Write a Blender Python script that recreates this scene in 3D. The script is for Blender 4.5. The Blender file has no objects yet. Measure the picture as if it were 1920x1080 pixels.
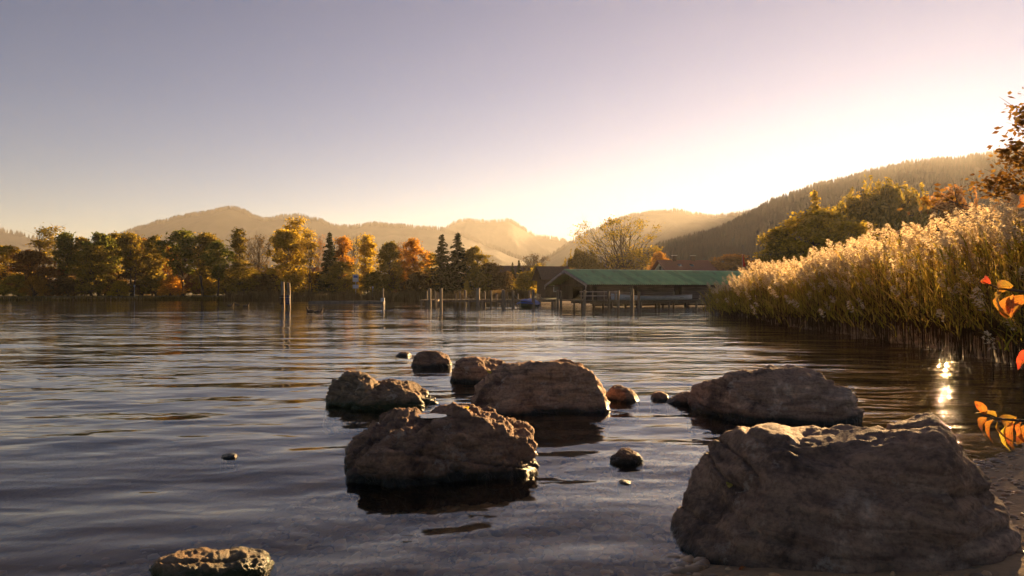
import bpy, math, random
import numpy as np
from mathutils import Vector

# ------------------------------------------------------------------ camera, sky, sun, exposure
SC = bpy.context.scene
COL = SC.collection
F, HORIZ, EYE = 1280.0, 545.0, 1.6          # focal length in photo pixels, eye-level row, eye height

cam_d = bpy.data.cameras.new("camera")
cam_d.lens = 24.0
cam_d.sensor_width = 36.0
cam_d.clip_start = 0.1
cam_d.clip_end = 40000.0
cam = bpy.data.objects.new("camera", cam_d)
COL.objects.link(cam)
cam.location = (0, 0, EYE)
cam.rotation_euler = (math.radians(90.0) + math.atan((HORIZ - 540.0) / F), 0, 0)
SC.camera = cam

SUN_AZ, SUN_EL = math.radians(32.9), math.radians(10.2)
world = bpy.data.worlds.new("World")
SC.world = world
world.use_nodes = True
wn = world.node_tree.nodes
wl = world.node_tree.links
wn.clear()
w_out = wn.new("ShaderNodeOutputWorld")
w_bg = wn.new("ShaderNodeBackground")
w_sky = wn.new("ShaderNodeTexSky")
w_sky.sky_type = 'NISHITA'
w_sky.sun_disc = False
w_sky.sun_elevation = SUN_EL
w_sky.sun_rotation = SUN_AZ
w_sky.altitude = 700
w_sky.air_density = 1.0
w_sky.dust_density = 0.07
w_sky.ozone_density = 1.5
w_tint = wn.new("ShaderNodeMix")
w_tint.data_type = 'RGBA'
w_tint.blend_type = 'MULTIPLY'
w_tint.inputs[0].default_value = 1.0
w_tint.inputs[7].default_value = (0.168, 0.160, 0.180, 1)
w_gam = wn.new("ShaderNodeGamma")            # a little more contrast between the sun's side and the blue side
w_gam.inputs[1].default_value = 1.3
wl.new(w_sky.outputs[0], w_gam.inputs[0])
wl.new(w_gam.outputs[0], w_tint.inputs[6])
wl.new(w_tint.outputs[2], w_bg.inputs[0])
w_bg.inputs[1].default_value = 0.08
wl.new(w_bg.outputs[0], w_out.inputs[0])

sun_d = bpy.data.lights.new("sun", 'SUN')
sun_d.energy = 5.0
sun_d.angle = math.radians(0.53)
sun_d.color = (1.0, 0.62, 0.27)
sun = bpy.data.objects.new("sun", sun_d)
COL.objects.link(sun)
SUNV = Vector((math.sin(SUN_AZ) * math.cos(SUN_EL), math.cos(SUN_AZ) * math.cos(SUN_EL), math.sin(SUN_EL)))
sun.rotation_euler = SUNV.to_track_quat('Z', 'Y').to_euler()
sun.location = SUNV * 60

SC.view_settings.view_transform = 'Standard'
SC.view_settings.look = 'None'
SC.view_settings.exposure = 2.2
SC.view_settings.gamma = 1.0
SC.render.engine = 'CYCLES'
cy = SC.cycles
cy.use_denoising = True
cy.max_bounces = 10
cy.diffuse_bounces = 3
cy.glossy_bounces = 3
cy.transmission_bounces = 4
cy.transparent_max_bounces = 12
cy.volume_bounces = 0
cy.caustics_reflective = False
cy.caustics_refractive = False
cy.sample_clamp_indirect = 6.0

rng = np.random.default_rng(7)
random.seed(7)

# ------------------------------------------------------------------ helpers
def at(px, py, Y):
    """photo pixel at a real depth Y -> world point"""
    return ((px - 960.0) / F * Y, Y, EYE + (HORIZ - py) / F * Y)

def depth_of(py):
    """depth of a point of the water surface seen at photo row py"""
    return F * EYE / (py - HORIZ)

_G = np.random.default_rng(11).normal(size=(256, 3))
_G /= np.linalg.norm(_G, axis=1)[:, None]
_P = np.random.default_rng(12).permutation(256)
_P = np.concatenate([_P, _P, _P])

def perlin(p):
    p = np.asarray(p, float)
    i = np.floor(p).astype(int)
    f = p - i
    i &= 255
    u = f * f * f * (f * (f * 6 - 15) + 10)
    r = 0
    for dx in (0, 1):
        for dy in (0, 1):
            for dz in (0, 1):
                h = _P[_P[_P[(i[:, 0] + dx) & 255] + ((i[:, 1] + dy) & 255)] + ((i[:, 2] + dz) & 255)]
                d = f - np.array((dx, dy, dz))
                w = (u[:, 0] if dx else 1 - u[:, 0]) * (u[:, 1] if dy else 1 - u[:, 1]) * (u[:, 2] if dz else 1 - u[:, 2])
                r = r + w * (_G[h] * d).sum(1)
    return r * 1.5

def fbm(p, octv=4, gain=0.5, ridged=False):
    p = np.asarray(p, float)
    a, s, out = 1.0, 1.0, 0
    for o in range(octv):
        n = perlin(p * s + o * 17.3)
        if ridged:
            n = 1 - 2 * np.abs(n)
        out = out + a * n
        a *= gain
        s *= 2.03
    return out

def mesh_from(name, V, Fc, smooth=False, mats=(), midx=None):
    me = bpy.data.meshes.new(name)
    V = np.ascontiguousarray(V, dtype=np.float32)
    me.vertices.add(len(V))
    me.vertices.foreach_set("co", V.ravel())
    if isinstance(Fc, np.ndarray):
        k = Fc.shape[1]
        me.loops.add(Fc.size)
        me.loops.foreach_set("vertex_index", np.ascontiguousarray(Fc, dtype=np.int32).ravel())
        me.polygons.add(len(Fc))
        me.polygons.foreach_set("loop_start", np.arange(0, Fc.size, k, dtype=np.int32))
    else:
        tot = sum(len(f) for f in Fc)
        me.loops.add(tot)
        me.loops.foreach_set("vertex_index", np.array([i for f in Fc for i in f], dtype=np.int32))
        me.polygons.add(len(Fc))
        st = np.cumsum([0] + [len(f) for f in Fc[:-1]])
        me.polygons.foreach_set("loop_start", st.astype(np.int32))
    for m in mats:
        me.materials.append(m)
    if midx is not None:
        me.polygons.foreach_set("material_index", np.ascontiguousarray(midx, dtype=np.int32))
    me.update(calc_edges=True)
    me.validate()
    me.polygons.foreach_set("use_smooth", np.full(len(me.polygons), smooth))
    return me

def link(name, me, parent=None, loc=(0, 0, 0), rot=(0, 0, 0), scale=(1, 1, 1)):
    o = bpy.data.objects.new(name, me)
    COL.objects.link(o)
    o.parent = parent
    o.location = loc
    o.rotation_euler = rot
    o.scale = scale
    return o

def tag(o, label=None, cat=None, group=None, kind=None):
    if label:
        o["label"] = label
    if cat:
        o["category"] = cat
    if group:
        o["group"] = group
    if kind:
        o["kind"] = kind
    return o

def obj_mat(o, m):
    """material on the object, so that copies sharing a mesh may differ"""
    for s in o.material_slots:
        s.link = 'OBJECT'
        s.material = m

class Geo:
    """collects boxes, tubes and quads into one mesh"""
    def __init__(self):
        self.V, self.F, self.M = [], [], []
        self.n = 0
    def add(self, V, Fc, m=0):
        V = np.asarray(V, float)
        self.V.append(V)
        for f in Fc:
            self.F.append([i + self.n for i in f])
            self.M.append(m)
        self.n += len(V)
    def box(self, c, s, m=0, axes=None):
        c = np.array(c, float)
        h = np.array(s, float) / 2
        A = np.eye(3) if axes is None else np.array(axes, float)
        V = [c + A[0] * h[0] * x + A[1] * h[1] * y + A[2] * h[2] * z for x in (-1, 1) for y in (-1, 1) for z in (-1, 1)]
        self.add(V, [(0, 1, 3, 2), (4, 6, 7, 5), (0, 4, 5, 1), (2, 3, 7, 6), (0, 2, 6, 4), (1, 5, 7, 3)], m)
    def bar(self, a, b, w, h, m=0):
        a, b = np.array(a, float), np.array(b, float)
        d = b - a
        L = np.linalg.norm(d)
        x = d / L
        up = np.array((0, 0, 1.0)) if abs(x[2]) < 0.95 else np.array((0, 1.0, 0))
        y = np.cross(up, x)
        y /= np.linalg.norm(y)
        z = np.cross(x, y)
        self.box((a + b) / 2, (L, w, h), m, (x, y, z))
    def tube(self, pts, radii, sides=6, m=0, cap=True):
        pts = np.asarray(pts, float)
        n = len(pts)
        tg = np.gradient(pts, axis=0)
        V = []
        for i in range(n):
            t = tg[i] / (np.linalg.norm(tg[i]) + 1e-9)
            ref = np.array((1.0, 0, 0)) if abs(t[0]) < 0.8 else np.array((0, 1.0, 0))
            u = np.cross(t, ref)
            u /= np.linalg.norm(u)
            v = np.cross(t, u)
            for k in range(sides):
                a = 2 * math.pi * k / sides
                V.append(pts[i] + radii[i] * (math.cos(a) * u + math.sin(a) * v))
        Fc = []
        for i in range(n - 1):
            for k in range(sides):
                k2 = (k + 1) % sides
                Fc.append((i * sides + k, i * sides + k2, (i + 1) * sides + k2, (i + 1) * sides + k))
        if cap:
            Fc.append(tuple(range(sides - 1, -1, -1)))
            Fc.append(tuple((n - 1) * sides + k for k in range(sides)))
        self.add(V, Fc, m)
    def mesh(self, name, mats, smooth=False):
        return mesh_from(name, np.concatenate(self.V), self.F, smooth, mats, self.M)

def rhombi(c, u, v):
    """leaf-shaped quads: centres c, half-vectors u (long) and v (short)"""
    V = np.stack([c - u, c + v - 0.1 * u, c + u, c - v - 0.1 * u], 1).reshape(-1, 3)
    Fc = np.arange(len(V)).reshape(-1, 4)
    return V, Fc

def rand_dirs(n, r=rng):
    d = r.normal(size=(n, 3))
    return d / np.linalg.norm(d, axis=1)[:, None]

# ------------------------------------------------------------------ materials
def new_mat(name):
    m = bpy.data.materials.new(name)
    m.use_nodes = True
    nt = m.node_tree
    nt.nodes.clear()
    out = nt.nodes.new("ShaderNodeOutputMaterial")
    return m, nt, out

def N(nt, t, **kw):
    n = nt.nodes.new(t)
    for k, v in kw.items():
        setattr(n, k, v)
    return n

def ramp(nt, fac, stops):
    r = N(nt, "ShaderNodeValToRGB")
    el = r.color_ramp.elements
    while len(el) < len(stops):
        el.new(0.5)
    for e, (p, c) in zip(el, stops):
        e.position = p
        e.color = (*c, 1) if len(c) == 3 else c
    nt.links.new(fac, r.inputs[0])
    return r.outputs[0]

def surf_mat(name, cols, scale=3.0, rough=0.85, bump=0.0, bscale=None, stretch=None, spec=0.3, detail=6):
    """noise-mottled surface: cols = list of colours along the noise"""
    m, nt, out = new_mat(name)
    b = N(nt, "ShaderNodeBsdfPrincipled")
    tc = N(nt, "ShaderNodeTexCoord")
    vec = tc.outputs["Object"]
    if stretch:
        mp = N(nt, "ShaderNodeMapping")
        mp.inputs["Scale"].default_value = stretch
        nt.links.new(vec, mp.inputs[0])
        vec = mp.outputs[0]
    nz = N(nt, "ShaderNodeTexNoise")
    nz.inputs["Scale"].default_value = scale
    nz.inputs["Detail"].default_value = detail
    nt.links.new(vec, nz.inputs[0])
    k = len(cols)
    c = ramp(nt, nz.outputs[0], [(0.3 + 0.4 * i / max(1, k - 1), cc) for i, cc in enumerate(cols)])
    nt.links.new(c, b.inputs["Base Color"])
    b.inputs["Roughness"].default_value = rough
    b.inputs["Specular IOR Level"].default_value = spec
    if bump:
        n2 = N(nt, "ShaderNodeTexNoise")
        n2.inputs["Scale"].default_value = bscale or scale * 4
        n2.inputs["Detail"].default_value = 8
        nt.links.new(vec, n2.inputs[0])
        bp = N(nt, "ShaderNodeBump")
        bp.inputs["Strength"].default_value = 1
        bp.inputs["Distance"].default_value = bump
        nt.links.new(n2.outputs[0], bp.inputs["Height"])
        nt.links.new(bp.outputs[0], b.inputs["Normal"])
    nt.links.new(b.outputs[0], out.inputs[0])
    return m

def leaf_mat(name, cols, trans=0.5, tcol=None, rough=0.6):
    """leaves: diffuse and translucent, colour differs from leaf to leaf"""
    m, nt, out = new_mat(name)
    g = N(nt, "ShaderNodeNewGeometry")
    k = len(cols)
    c = ramp(nt, g.outputs["Random Per Island"], [(i / max(1, k - 1), cc) for i, cc in enumerate(cols)])
    d = N(nt, "ShaderNodeBsdfDiffuse")
    t = N(nt, "ShaderNodeBsdfTranslucent")
    mx = N(nt, "ShaderNodeMixShader")
    mx.inputs[0].default_value = trans
    nt.links.new(c, d.inputs[0])
    if tcol:
        mm = N(nt, "ShaderNodeMix", data_type='RGBA', blend_type='MULTIPLY')
        mm.inputs[0].default_value = 1
        mm.inputs[7].default_value = (*tcol, 1)
        nt.links.new(c, mm.inputs[6])
        nt.links.new(mm.outputs[2], t.inputs[0])
    else:
        nt.links.new(c, t.inputs[0])
    nt.links.new(d.outputs[0], mx.inputs[1])
    nt.links.new(t.outputs[0], mx.inputs[2])
    nt.links.new(mx.outputs[0], out.inputs[0])
    return m

def rock_mat(name, base, dark, pale, wet_top=0.07, moss=False):
    m, nt, out = new_mat(name)
    b = N(nt, "ShaderNodeBsdfPrincipled")
    tc = N(nt, "ShaderNodeTexCoord")
    pos = N(nt, "ShaderNodeNewGeometry")
    n1 = N(nt, "ShaderNodeTexNoise")
    n1.inputs["Scale"].default_value = 1.7
    n1.inputs["Detail"].default_value = 11
    n1.inputs["Roughness"].default_value = 0.68
    n1.inputs["Distortion"].default_value = 0.6
    nt.links.new(tc.outputs["Object"], n1.inputs[0])
    c = ramp(nt, n1.outputs[0], [(0.36, dark), (0.47, base), (0.56, base), (0.68, pale)])
    # fine speckle of lichen and pits
    n2 = N(nt, "ShaderNodeTexNoise")
    n2.inputs["Scale"].default_value = 34
    n2.inputs["Detail"].default_value = 7
    n2.inputs["Roughness"].default_value = 0.7
    nt.links.new(tc.outputs["Object"], n2.inputs[0])
    sp = ramp(nt, n2.outputs[0], [(0.34, (0.35, 0.33, 0.32)), (0.52, (1, 1, 1)), (0.72, (1.35, 1.3, 1.25))])
    mm = N(nt, "ShaderNodeMix", data_type='RGBA', blend_type='MULTIPLY')
    mm.inputs[0].default_value = 0.6
    nt.links.new(c, mm.inputs[6])
    nt.links.new(sp, mm.inputs[7])
    # joints: a warped crack network, and weathering streaks along the bedding
    wrp = N(nt, "ShaderNodeTexNoise")
    wrp.inputs["Scale"].default_value = 2.2
    wrp.inputs["Detail"].default_value = 5
    nt.links.new(tc.outputs["Object"], wrp.inputs[0])
    wmx = N(nt, "ShaderNodeVectorMath", operation='MULTIPLY_ADD')
    nt.links.new(wrp.outputs["Color"], wmx.inputs[0])
    wmx.inputs[1].default_value = (0.55, 0.55, 0.55)
    nt.links.new(tc.outputs["Object"], wmx.inputs[2])
    vor = N(nt, "ShaderNodeTexVoronoi", feature='DISTANCE_TO_EDGE')
    vor.inputs["Scale"].default_value = 2.1
    nt.links.new(wmx.outputs[0], vor.inputs["Vector"])
    crk = N(nt, "ShaderNodeMapRange")
    crk.inputs["From Min"].default_value = 0.0
    crk.inputs["From Max"].default_value = 0.035
    nt.links.new(vor.outputs["Distance"], crk.inputs["Value"])
    stm = N(nt, "ShaderNodeMapping")
    stm.inputs["Rotation"].default_value = (0.25, 0.35, 0.2)
    stm.inputs["Scale"].default_value = (2.2, 2.2, 13)
    nt.links.new(tc.outputs["Object"], stm.inputs[0])
    stn = N(nt, "ShaderNodeTexNoise")
    stn.inputs["Scale"].default_value = 1.6
    stn.inputs["Detail"].default_value = 8
    stn.inputs["Distortion"].default_value = 0.5
    nt.links.new(stm.outputs[0], stn.inputs[0])
    stc = ramp(nt, stn.outputs[0], [(0.34, (0.58, 0.54, 0.52)), (0.5, (1, 1, 1)), (0.66, (1.4, 1.36, 1.3))])
    mst = N(nt, "ShaderNodeMix", data_type='RGBA', blend_type='MULTIPLY')
    mst.inputs[0].default_value = 0.85
    nt.links.new(mm.outputs[2], mst.inputs[6])
    nt.links.new(stc, mst.inputs[7])
    mck = N(nt, "ShaderNodeMix", data_type='RGBA')
    mck.inputs[0].default_value = 1.0
    mck.inputs[6].default_value = (*dark, 1)
    nt.links.new(mst.outputs[2], mck.inputs[7])
    # wet, algae-dark band above the waterline, with an uneven edge
    sx = N(nt, "ShaderNodeSeparateXYZ")
    nt.links.new(pos.outputs["Position"], sx.inputs[0])
    ad = N(nt, "ShaderNodeMath", operation='MULTIPLY_ADD')
    nt.links.new(n1.outputs[0], ad.inputs[0])
    ad.inputs[1].default_value = -0.24
    nt.links.new(sx.outputs[2], ad.inputs[2])
    wet = N(nt, "ShaderNodeMapRange")
    wet.inputs["From Min"].default_value = wet_top - 0.155
    wet.inputs["From Max"].default_value = wet_top - 0.085
    nt.links.new(ad.outputs[0], wet.inputs["Value"])
    mw = N(nt, "ShaderNodeMix", data_type='RGBA')
    nt.links.new(wet.outputs[0], mw.inputs[0])
    mw.inputs[6].default_value = (0.022, 0.02, 0.012, 1) if not moss else (0.03, 0.038, 0.01, 1)
    nt.links.new(mck.outputs[2], mw.inputs[7])
    n4 = N(nt, "ShaderNodeTexNoise")
    n4.inputs["Scale"].default_value = 4.3
    n4.inputs["Detail"].default_value = 9
    n4.inputs["Roughness"].default_value = 0.75
    nt.links.new(tc.outputs["Object"], n4.inputs[0])
    lich = N(nt, "ShaderNodeMapRange")
    lich.inputs["From Min"].default_value = 0.585
    lich.inputs["From Max"].default_value = 0.64
    lich.inputs["To Max"].default_value = 0.55
    nt.links.new(n4.outputs[0], lich.inputs["Value"])
    lw = N(nt, "ShaderNodeMath", operation='MULTIPLY')
    nt.links.new(lich.outputs[0], lw.inputs[0])
    nt.links.new(wet.outputs[0], lw.inputs[1])
    ml = N(nt, "ShaderNodeMix", data_type='RGBA')
    nt.links.new(lw.outputs[0], ml.inputs[0])
    nt.links.new(mw.outputs[2], ml.inputs[6])
    ml.inputs[7].default_value = (0.46, 0.37, 0.28, 1)
    nt.links.new(ml.outputs[2], b.inputs["Base Color"])
    rr = N(nt, "ShaderNodeMapRange")
    rr.inputs["To Min"].default_value = 0.3
    rr.inputs["To Max"].default_value = 0.8
    nt.links.new(wet.outputs[0], rr.inputs["Value"])
    nt.links.new(rr.outputs[0], b.inputs["Roughness"])
    b.inputs["Specular IOR Level"].default_value = 0.35
    n3 = N(nt, "ShaderNodeTexNoise")
    n3.inputs["Scale"].default_value = 6
    n3.inputs["Detail"].default_value = 14
    n3.inputs["Roughness"].default_value = 0.70
    n3.inputs["Distortion"].default_value = 0.8
    nt.links.new(tc.outputs["Object"], n3.inputs[0])
    bp = N(nt, "ShaderNodeBump")
    bp.inputs["Strength"].default_value = 1.0
    bp.inputs["Distance"].default_value = 0.075
    h1 = N(nt, "ShaderNodeMath", operation='MULTIPLY_ADD')
    nt.links.new(crk.outputs[0], h1.inputs[0])
    h1.inputs[1].default_value = 0.0
    nt.links.new(n3.outputs[0], h1.inputs[2])
    h2 = N(nt, "ShaderNodeMath", operation='MULTIPLY_ADD')
    nt.links.new(stn.outputs[0], h2.inputs[0])
    h2.inputs[1].default_value = 0.2
    nt.links.new(h1.outputs[0], h2.inputs[2])
    nt.links.new(h2.outputs[0], bp.inputs["Height"])
    nt.links.new(bp.outputs[0], b.inputs["Normal"])
    nt.links.new(b.outputs[0], out.inputs[0])
    return m

def water_mat():
    m, nt, out = new_mat("lake_water")
    tc = N(nt, "ShaderNodeTexCoord")
    hs = None
    for (lam, amp, ang, st) in ((7.5, 0.11, -5, 3.2), (3.2, 0.085, 8, 3.0), (1.25, 0.050, 14, 2.6), (0.5, 0.029, -6, 2.4), (0.22, 0.011, 20, 2.2), (0.10, 0.0025, -18, 1.8)):
        rot = N(nt, "ShaderNodeMapping")
        rot.inputs["Rotation"].default_value = (0, 0, math.radians(ang))
        rot.inputs["Scale"].default_value = (1 / (lam * st), 1 / lam, 1)
        nt.links.new(tc.outputs["Object"], rot.inputs[0])
        nz = N(nt, "ShaderNodeTexNoise")
        nz.inputs["Scale"].default_value = 1.0
        nz.inputs["Detail"].default_value = 1.0
        nz.inputs["Distortion"].default_value = 0.35
        nt.links.new(rot.outputs[0], nz.inputs[0])
        ml = N(nt, "ShaderNodeMath", operation='MULTIPLY')
        ml.inputs[1].default_value = amp
        nt.links.new(nz.outputs[0], ml.inputs[0])
        if hs is None:
            hs = ml.outputs[0]
        else:
            a = N(nt, "ShaderNodeMath", operation='ADD')
            nt.links.new(hs, a.inputs[0])
            nt.links.new(ml.outputs[0], a.inputs[1])
            hs = a.outputs[0]
    # calmer and wind-ruffled patches
    pn = N(nt, "ShaderNodeTexNoise")
    pn.inputs["Scale"].default_value = 0.07
    pn.inputs["Detail"].default_value = 2
    nt.links.new(tc.outputs["Object"], pn.inputs[0])
    pr = N(nt, "ShaderNodeMapRange")
    pr.inputs["From Min"].default_value = 0.35
    pr.inputs["From Max"].default_value = 0.65
    pr.inputs["To Min"].default_value = 0.55
    pr.inputs["To Max"].default_value = 1.25
    nt.links.new(pn.outputs[0], pr.inputs["Value"])
    hm = N(nt, "ShaderNodeMath", operation='MULTIPLY')
    nt.links.new(hs, hm.inputs[0])
    nt.links.new(pr.outputs[0], hm.inputs[1])
    bp = N(nt, "ShaderNodeBump")
    bp.inputs["Strength"].default_value = 1.0
    bp.inputs["Distance"].default_value = 1.0
    nt.links.new(hm.outputs[0], bp.inputs["Height"])
    fr = N(nt, "ShaderNodeFresnel")
    fr.inputs["IOR"].default_value = 1.333
    nt.links.new(bp.outputs[0], fr.inputs["Normal"])
    gl = N(nt, "ShaderNodeBsdfGlossy")
    gl.inputs["Color"].default_value = (1, 1, 1, 1)
    gl.inputs["Roughness"].default_value = 0.04
    nt.links.new(bp.outputs[0], gl.inputs["Normal"])
    tr = N(nt, "ShaderNodeBsdfTransparent")
    tr.inputs[0].default_value = (0.95, 0.91, 0.80, 1)
    mx = N(nt, "ShaderNodeMixShader")
    nt.links.new(fr.outputs[0], mx.inputs[0])
    nt.links.new(tr.outputs[0], mx.inputs[1])
    nt.links.new(gl.outputs[0], mx.inputs[2])
    nt.links.new(mx.outputs[0], out.inputs[0])
    return m

M = {}
M['bark'] = surf_mat("bark", [(0.045, 0.032, 0.022), (0.10, 0.075, 0.052)], 4, 0.9, 0.01, stretch=(4, 4, 0.6))
M['birch_bark'] = surf_mat("birch_bark", [(0.12, 0.09, 0.07), (0.42, 0.37, 0.32)], 3, 0.8, stretch=(1, 1, 4))
M['post'] = surf_mat("weathered_post_wood", [(0.10, 0.07, 0.045), (0.24, 0.165, 0.10), (0.33, 0.25, 0.17)], 5, 0.8, 0.008, stretch=(5, 5, 0.5))
M['plank'] = surf_mat("weathered_plank_wood", [(0.10, 0.065, 0.05), (0.19, 0.13, 0.10), (0.27, 0.20, 0.16)], 2.2, 0.85, 0.004, stretch=(0.35, 4, 4))
M['dark_plank'] = surf_mat("dark_gable_wood", [(0.035, 0.024, 0.018), (0.09, 0.06, 0.042)], 3, 0.85, 0.004, stretch=(4, 4, 0.4))
M['pale_wood'] = surf_mat("greyed_barge_wood", [(0.26, 0.20, 0.17), (0.42, 0.34, 0.30)], 3, 0.8, 0.003)
M['green_roof'] = surf_mat("green_sheet_metal", [(0.24, 0.40, 0.16), (0.29, 0.48, 0.19), (0.38, 0.50, 0.19)], 0.7, 0.36, spec=0.5)
M['blue_cover'] = surf_mat("blue_tarpaulin", [(0.012, 0.05, 0.26), (0.02, 0.085, 0.40)], 2.5, 0.5, 0.03, 3)
M['blue_sleeve'] = surf_mat("dark_blue_sleeve", [(0.012, 0.018, 0.07), (0.022, 0.03, 0.11)], 4, 0.5)
M['hull_white'] = surf_mat("white_boat_paint", [(0.55, 0.55, 0.56), (0.74, 0.74, 0.74)], 2, 0.35)
M['hull_green'] = surf_mat("dull_green_hull", [(0.05, 0.08, 0.05), (0.09, 0.12, 0.07)], 2, 0.5)
M['hull_dark'] = surf_mat("dark_boat_inside", [(0.05, 0.04, 0.035), (0.1, 0.08, 0.07)], 3, 0.7)
M['rope'] = surf_mat("hemp_rope", [(0.25, 0.2, 0.14), (0.4, 0.33, 0.24)], 30, 0.9)
M['pontoon'] = surf_mat("grey_pontoon", [(0.09, 0.08, 0.075), (0.17, 0.15, 0.13)], 1.5, 0.8)
M['cream'] = surf_mat("cream_render", [(0.42, 0.34, 0.25), (0.52, 0.43, 0.33)], 1, 0.9)
M['red_roof'] = surf_mat("red_roof_tiles", [(0.20, 0.065, 0.04), (0.30, 0.105, 0.065)], 5, 0.8, 0.02, 12)
M['brown_roof'] = surf_mat("brown_roof_tiles", [(0.075, 0.045, 0.035), (0.13, 0.08, 0.06)], 5, 0.8, 0.02, 12)
M['dark_wood'] = surf_mat("dark_house_wood", [(0.06, 0.035, 0.02), (0.12, 0.07, 0.045)], 3, 0.85)
M['glass'] = surf_mat("window_glass", [(0.03, 0.035, 0.04), (0.05, 0.055, 0.06)], 1, 0.06, spec=0.8)
M['metal'] = surf_mat("galvanised_metal", [(0.35, 0.34, 0.33), (0.5, 0.49, 0.48)], 5, 0.4)
M['white'] = surf_mat("white_sign_paint", [(0.42, 0.40, 0.38), (0.52, 0.5, 0.48)], 3, 0.6)
M['sign_blue'] = surf_mat("blue_sign_paint", [(0.03, 0.07, 0.25), (0.05, 0.10, 0.33)], 3, 0.5)
M['red'] = leaf_mat("red_flag_cloth", [(0.65, 0.05, 0.03), (0.72, 0.07, 0.04)], 0.4)
M['duck'] = surf_mat("duck_feathers", [(0.04, 0.03, 0.022), (0.16, 0.11, 0.07)], 9, 0.8)
M['bill'] = surf_mat("duck_bill", [(0.35, 0.22, 0.04), (0.42, 0.28, 0.06)], 5, 0.5)

# ------------------------------------------------------------------ the ground: one sheet under the lake and out to the mountains
LAKE = np.array([(-420, -60), (-420, 124), (-140, 117), (-60, 114), (-25, 112), (-4, 108), (3, 92), (28, 94), (27, 62), (18.5, 50),
                 (14.6, 45), (12.6, 30), (11.8, 20), (10.6, 13), (8, 9.3), (4.3, 6.25), (2.6, 5.0), (1.0, 3.95), (-0.2, 2.7), (-1.5, 1.6), (-7, -3), (-30, -60)], float)

def lake_sd(x, y):
    """signed distance to the shoreline, positive on land"""
    P = np.stack([x, y], -1)
    best = np.full(x.shape, 1e18)
    inside = np.zeros(x.shape, bool)
    n = len(LAKE)
    for i in range(n):
        a, b = LAKE[i], LAKE[(i + 1) % n]
        e = b - a
        w = P - a
        t = np.clip((w @ e) / (e @ e), 0, 1)
        d = w - t[..., None] * e
        best = np.minimum(best, (d ** 2).sum(-1))
        c = (a[1] <= y) != (b[1] <= y)
        with np.errstate(divide='ignore', invalid='ignore'):
            xi = a[0] + (y - a[1]) / (b[1] - a[1] + 1e-12) * (b[0] - a[0])
        inside ^= c & (x < xi)
    d = np.sqrt(best)
    return np.where(inside, -d, d)

def ground_z(x, y):
    x, y = np.asarray(x, float), np.asarray(y, float)
    d = lake_sd(x, y)
    n = perlin(np.stack([x * 0.9, y * 0.9, x * 0], -1).reshape(-1, 3)).reshape(x.shape)
    land = 0.62 * (1 - np.exp(-np.maximum(d, 0) / 3.0)) + 0.0035 * np.maximum(d, 0)
    bed = -1.7 * (1 - np.exp(-np.maximum(-d, 0) / 17.0))
    return np.where(d > 0, land, bed) + 0.02 * n * np.minimum(1, np.abs(d) + 0.3) + 0.006

def spread(*segs):
    out = []
    for a, b, n in segs:
        out.append(np.linspace(a, b, n, endpoint=False))
    out.append([segs[-1][1]])
    return np.concatenate(out)

gx = spread((-4200, -600, 24), (-600, -130, 40), (-130, -12, 80), (-12, 14, 170), (14, 60, 50), (60, 600, 50), (600, 4200, 24))
gy = spread((-340, -8, 20), (-8, 2, 30), (2, 14, 110), (14, 60, 70), (60, 130, 70), (130, 600, 50), (600, 3900, 30))
GX, GY = np.meshgrid(gx, gy)
GZ = ground_z(GX, GY)
nx, ny = len(gx), len(gy)
idx = np.arange(nx * ny).reshape(ny, nx)
GF = np.stack([idx[:-1, :-1], idx[:-1, 1:], idx[1:, 1:], idx[1:, :-1]], -1).reshape(-1, 4)

def ground_mat():
    m, nt, out = new_mat("ground_soil_and_grass")
    b = N(nt, "ShaderNodeBsdfPrincipled")
    g = N(nt, "ShaderNodeNewGeometry")
    s = N(nt, "ShaderNodeSeparateXYZ")
    nt.links.new(g.outputs["Position"], s.inputs[0])
    n1 = N(nt, "ShaderNodeTexNoise")
    n1.inputs["Scale"].default_value = 1.3
    n1.inputs["Detail"].default_value = 9
    nt.links.new(g.outputs["Position"], n1.inputs[0])
    silt = ramp(nt, n1.outputs[0], [(0.35, (0.24, 0.15, 0.075)), (0.65, (0.45, 0.28, 0.13))])
    grass = ramp(nt, n1.outputs[0], [(0.35, (0.06, 0.06, 0.015)), (0.65, (0.13, 0.10, 0.03))])
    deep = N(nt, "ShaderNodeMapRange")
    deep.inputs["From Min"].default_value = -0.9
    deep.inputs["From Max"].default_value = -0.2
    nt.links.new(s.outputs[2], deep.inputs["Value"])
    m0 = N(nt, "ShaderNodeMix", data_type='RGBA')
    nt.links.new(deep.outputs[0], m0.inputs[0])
    m0.inputs[6].default_value = (0.012, 0.014, 0.008, 1)  # deep bed coloured dark, standing in for light lost in the water
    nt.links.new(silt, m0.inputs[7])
    up = N(nt, "ShaderNodeMapRange")
    up.inputs["From Min"].default_value = 0.28
    up.inputs["From Max"].default_value = 0.45
    nt.links.new(s.outputs[2], up.inputs["Value"])
    m1 = N(nt, "ShaderNodeMix", data_type='RGBA')
    nt.links.new(up.outputs[0], m1.inputs[0])
    nt.links.new(m0.outputs[2], m1.inputs[6])
    nt.links.new(grass, m1.inputs[7])
    nt.links.new(m1.outputs[2], b.inputs["Base Color"])
    b.inputs["Roughness"].default_value = 0.9
    n2 = N(nt, "ShaderNodeTexNoise")
    n2.inputs["Scale"].default_value = 22
    n2.inputs["Detail"].default_value = 8
    nt.links.new(g.outputs["Position"], n2.inputs[0])
    bp = N(nt, "ShaderNodeBump")
    bp.inputs["Distance"].default_value = 0.02
    nt.links.new(n2.outputs[0], bp.inputs["Height"])
    nt.links.new(bp.outputs[0], b.inputs["Normal"])
    nt.links.new(b.outputs[0], out.inputs[0])
    return m

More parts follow.
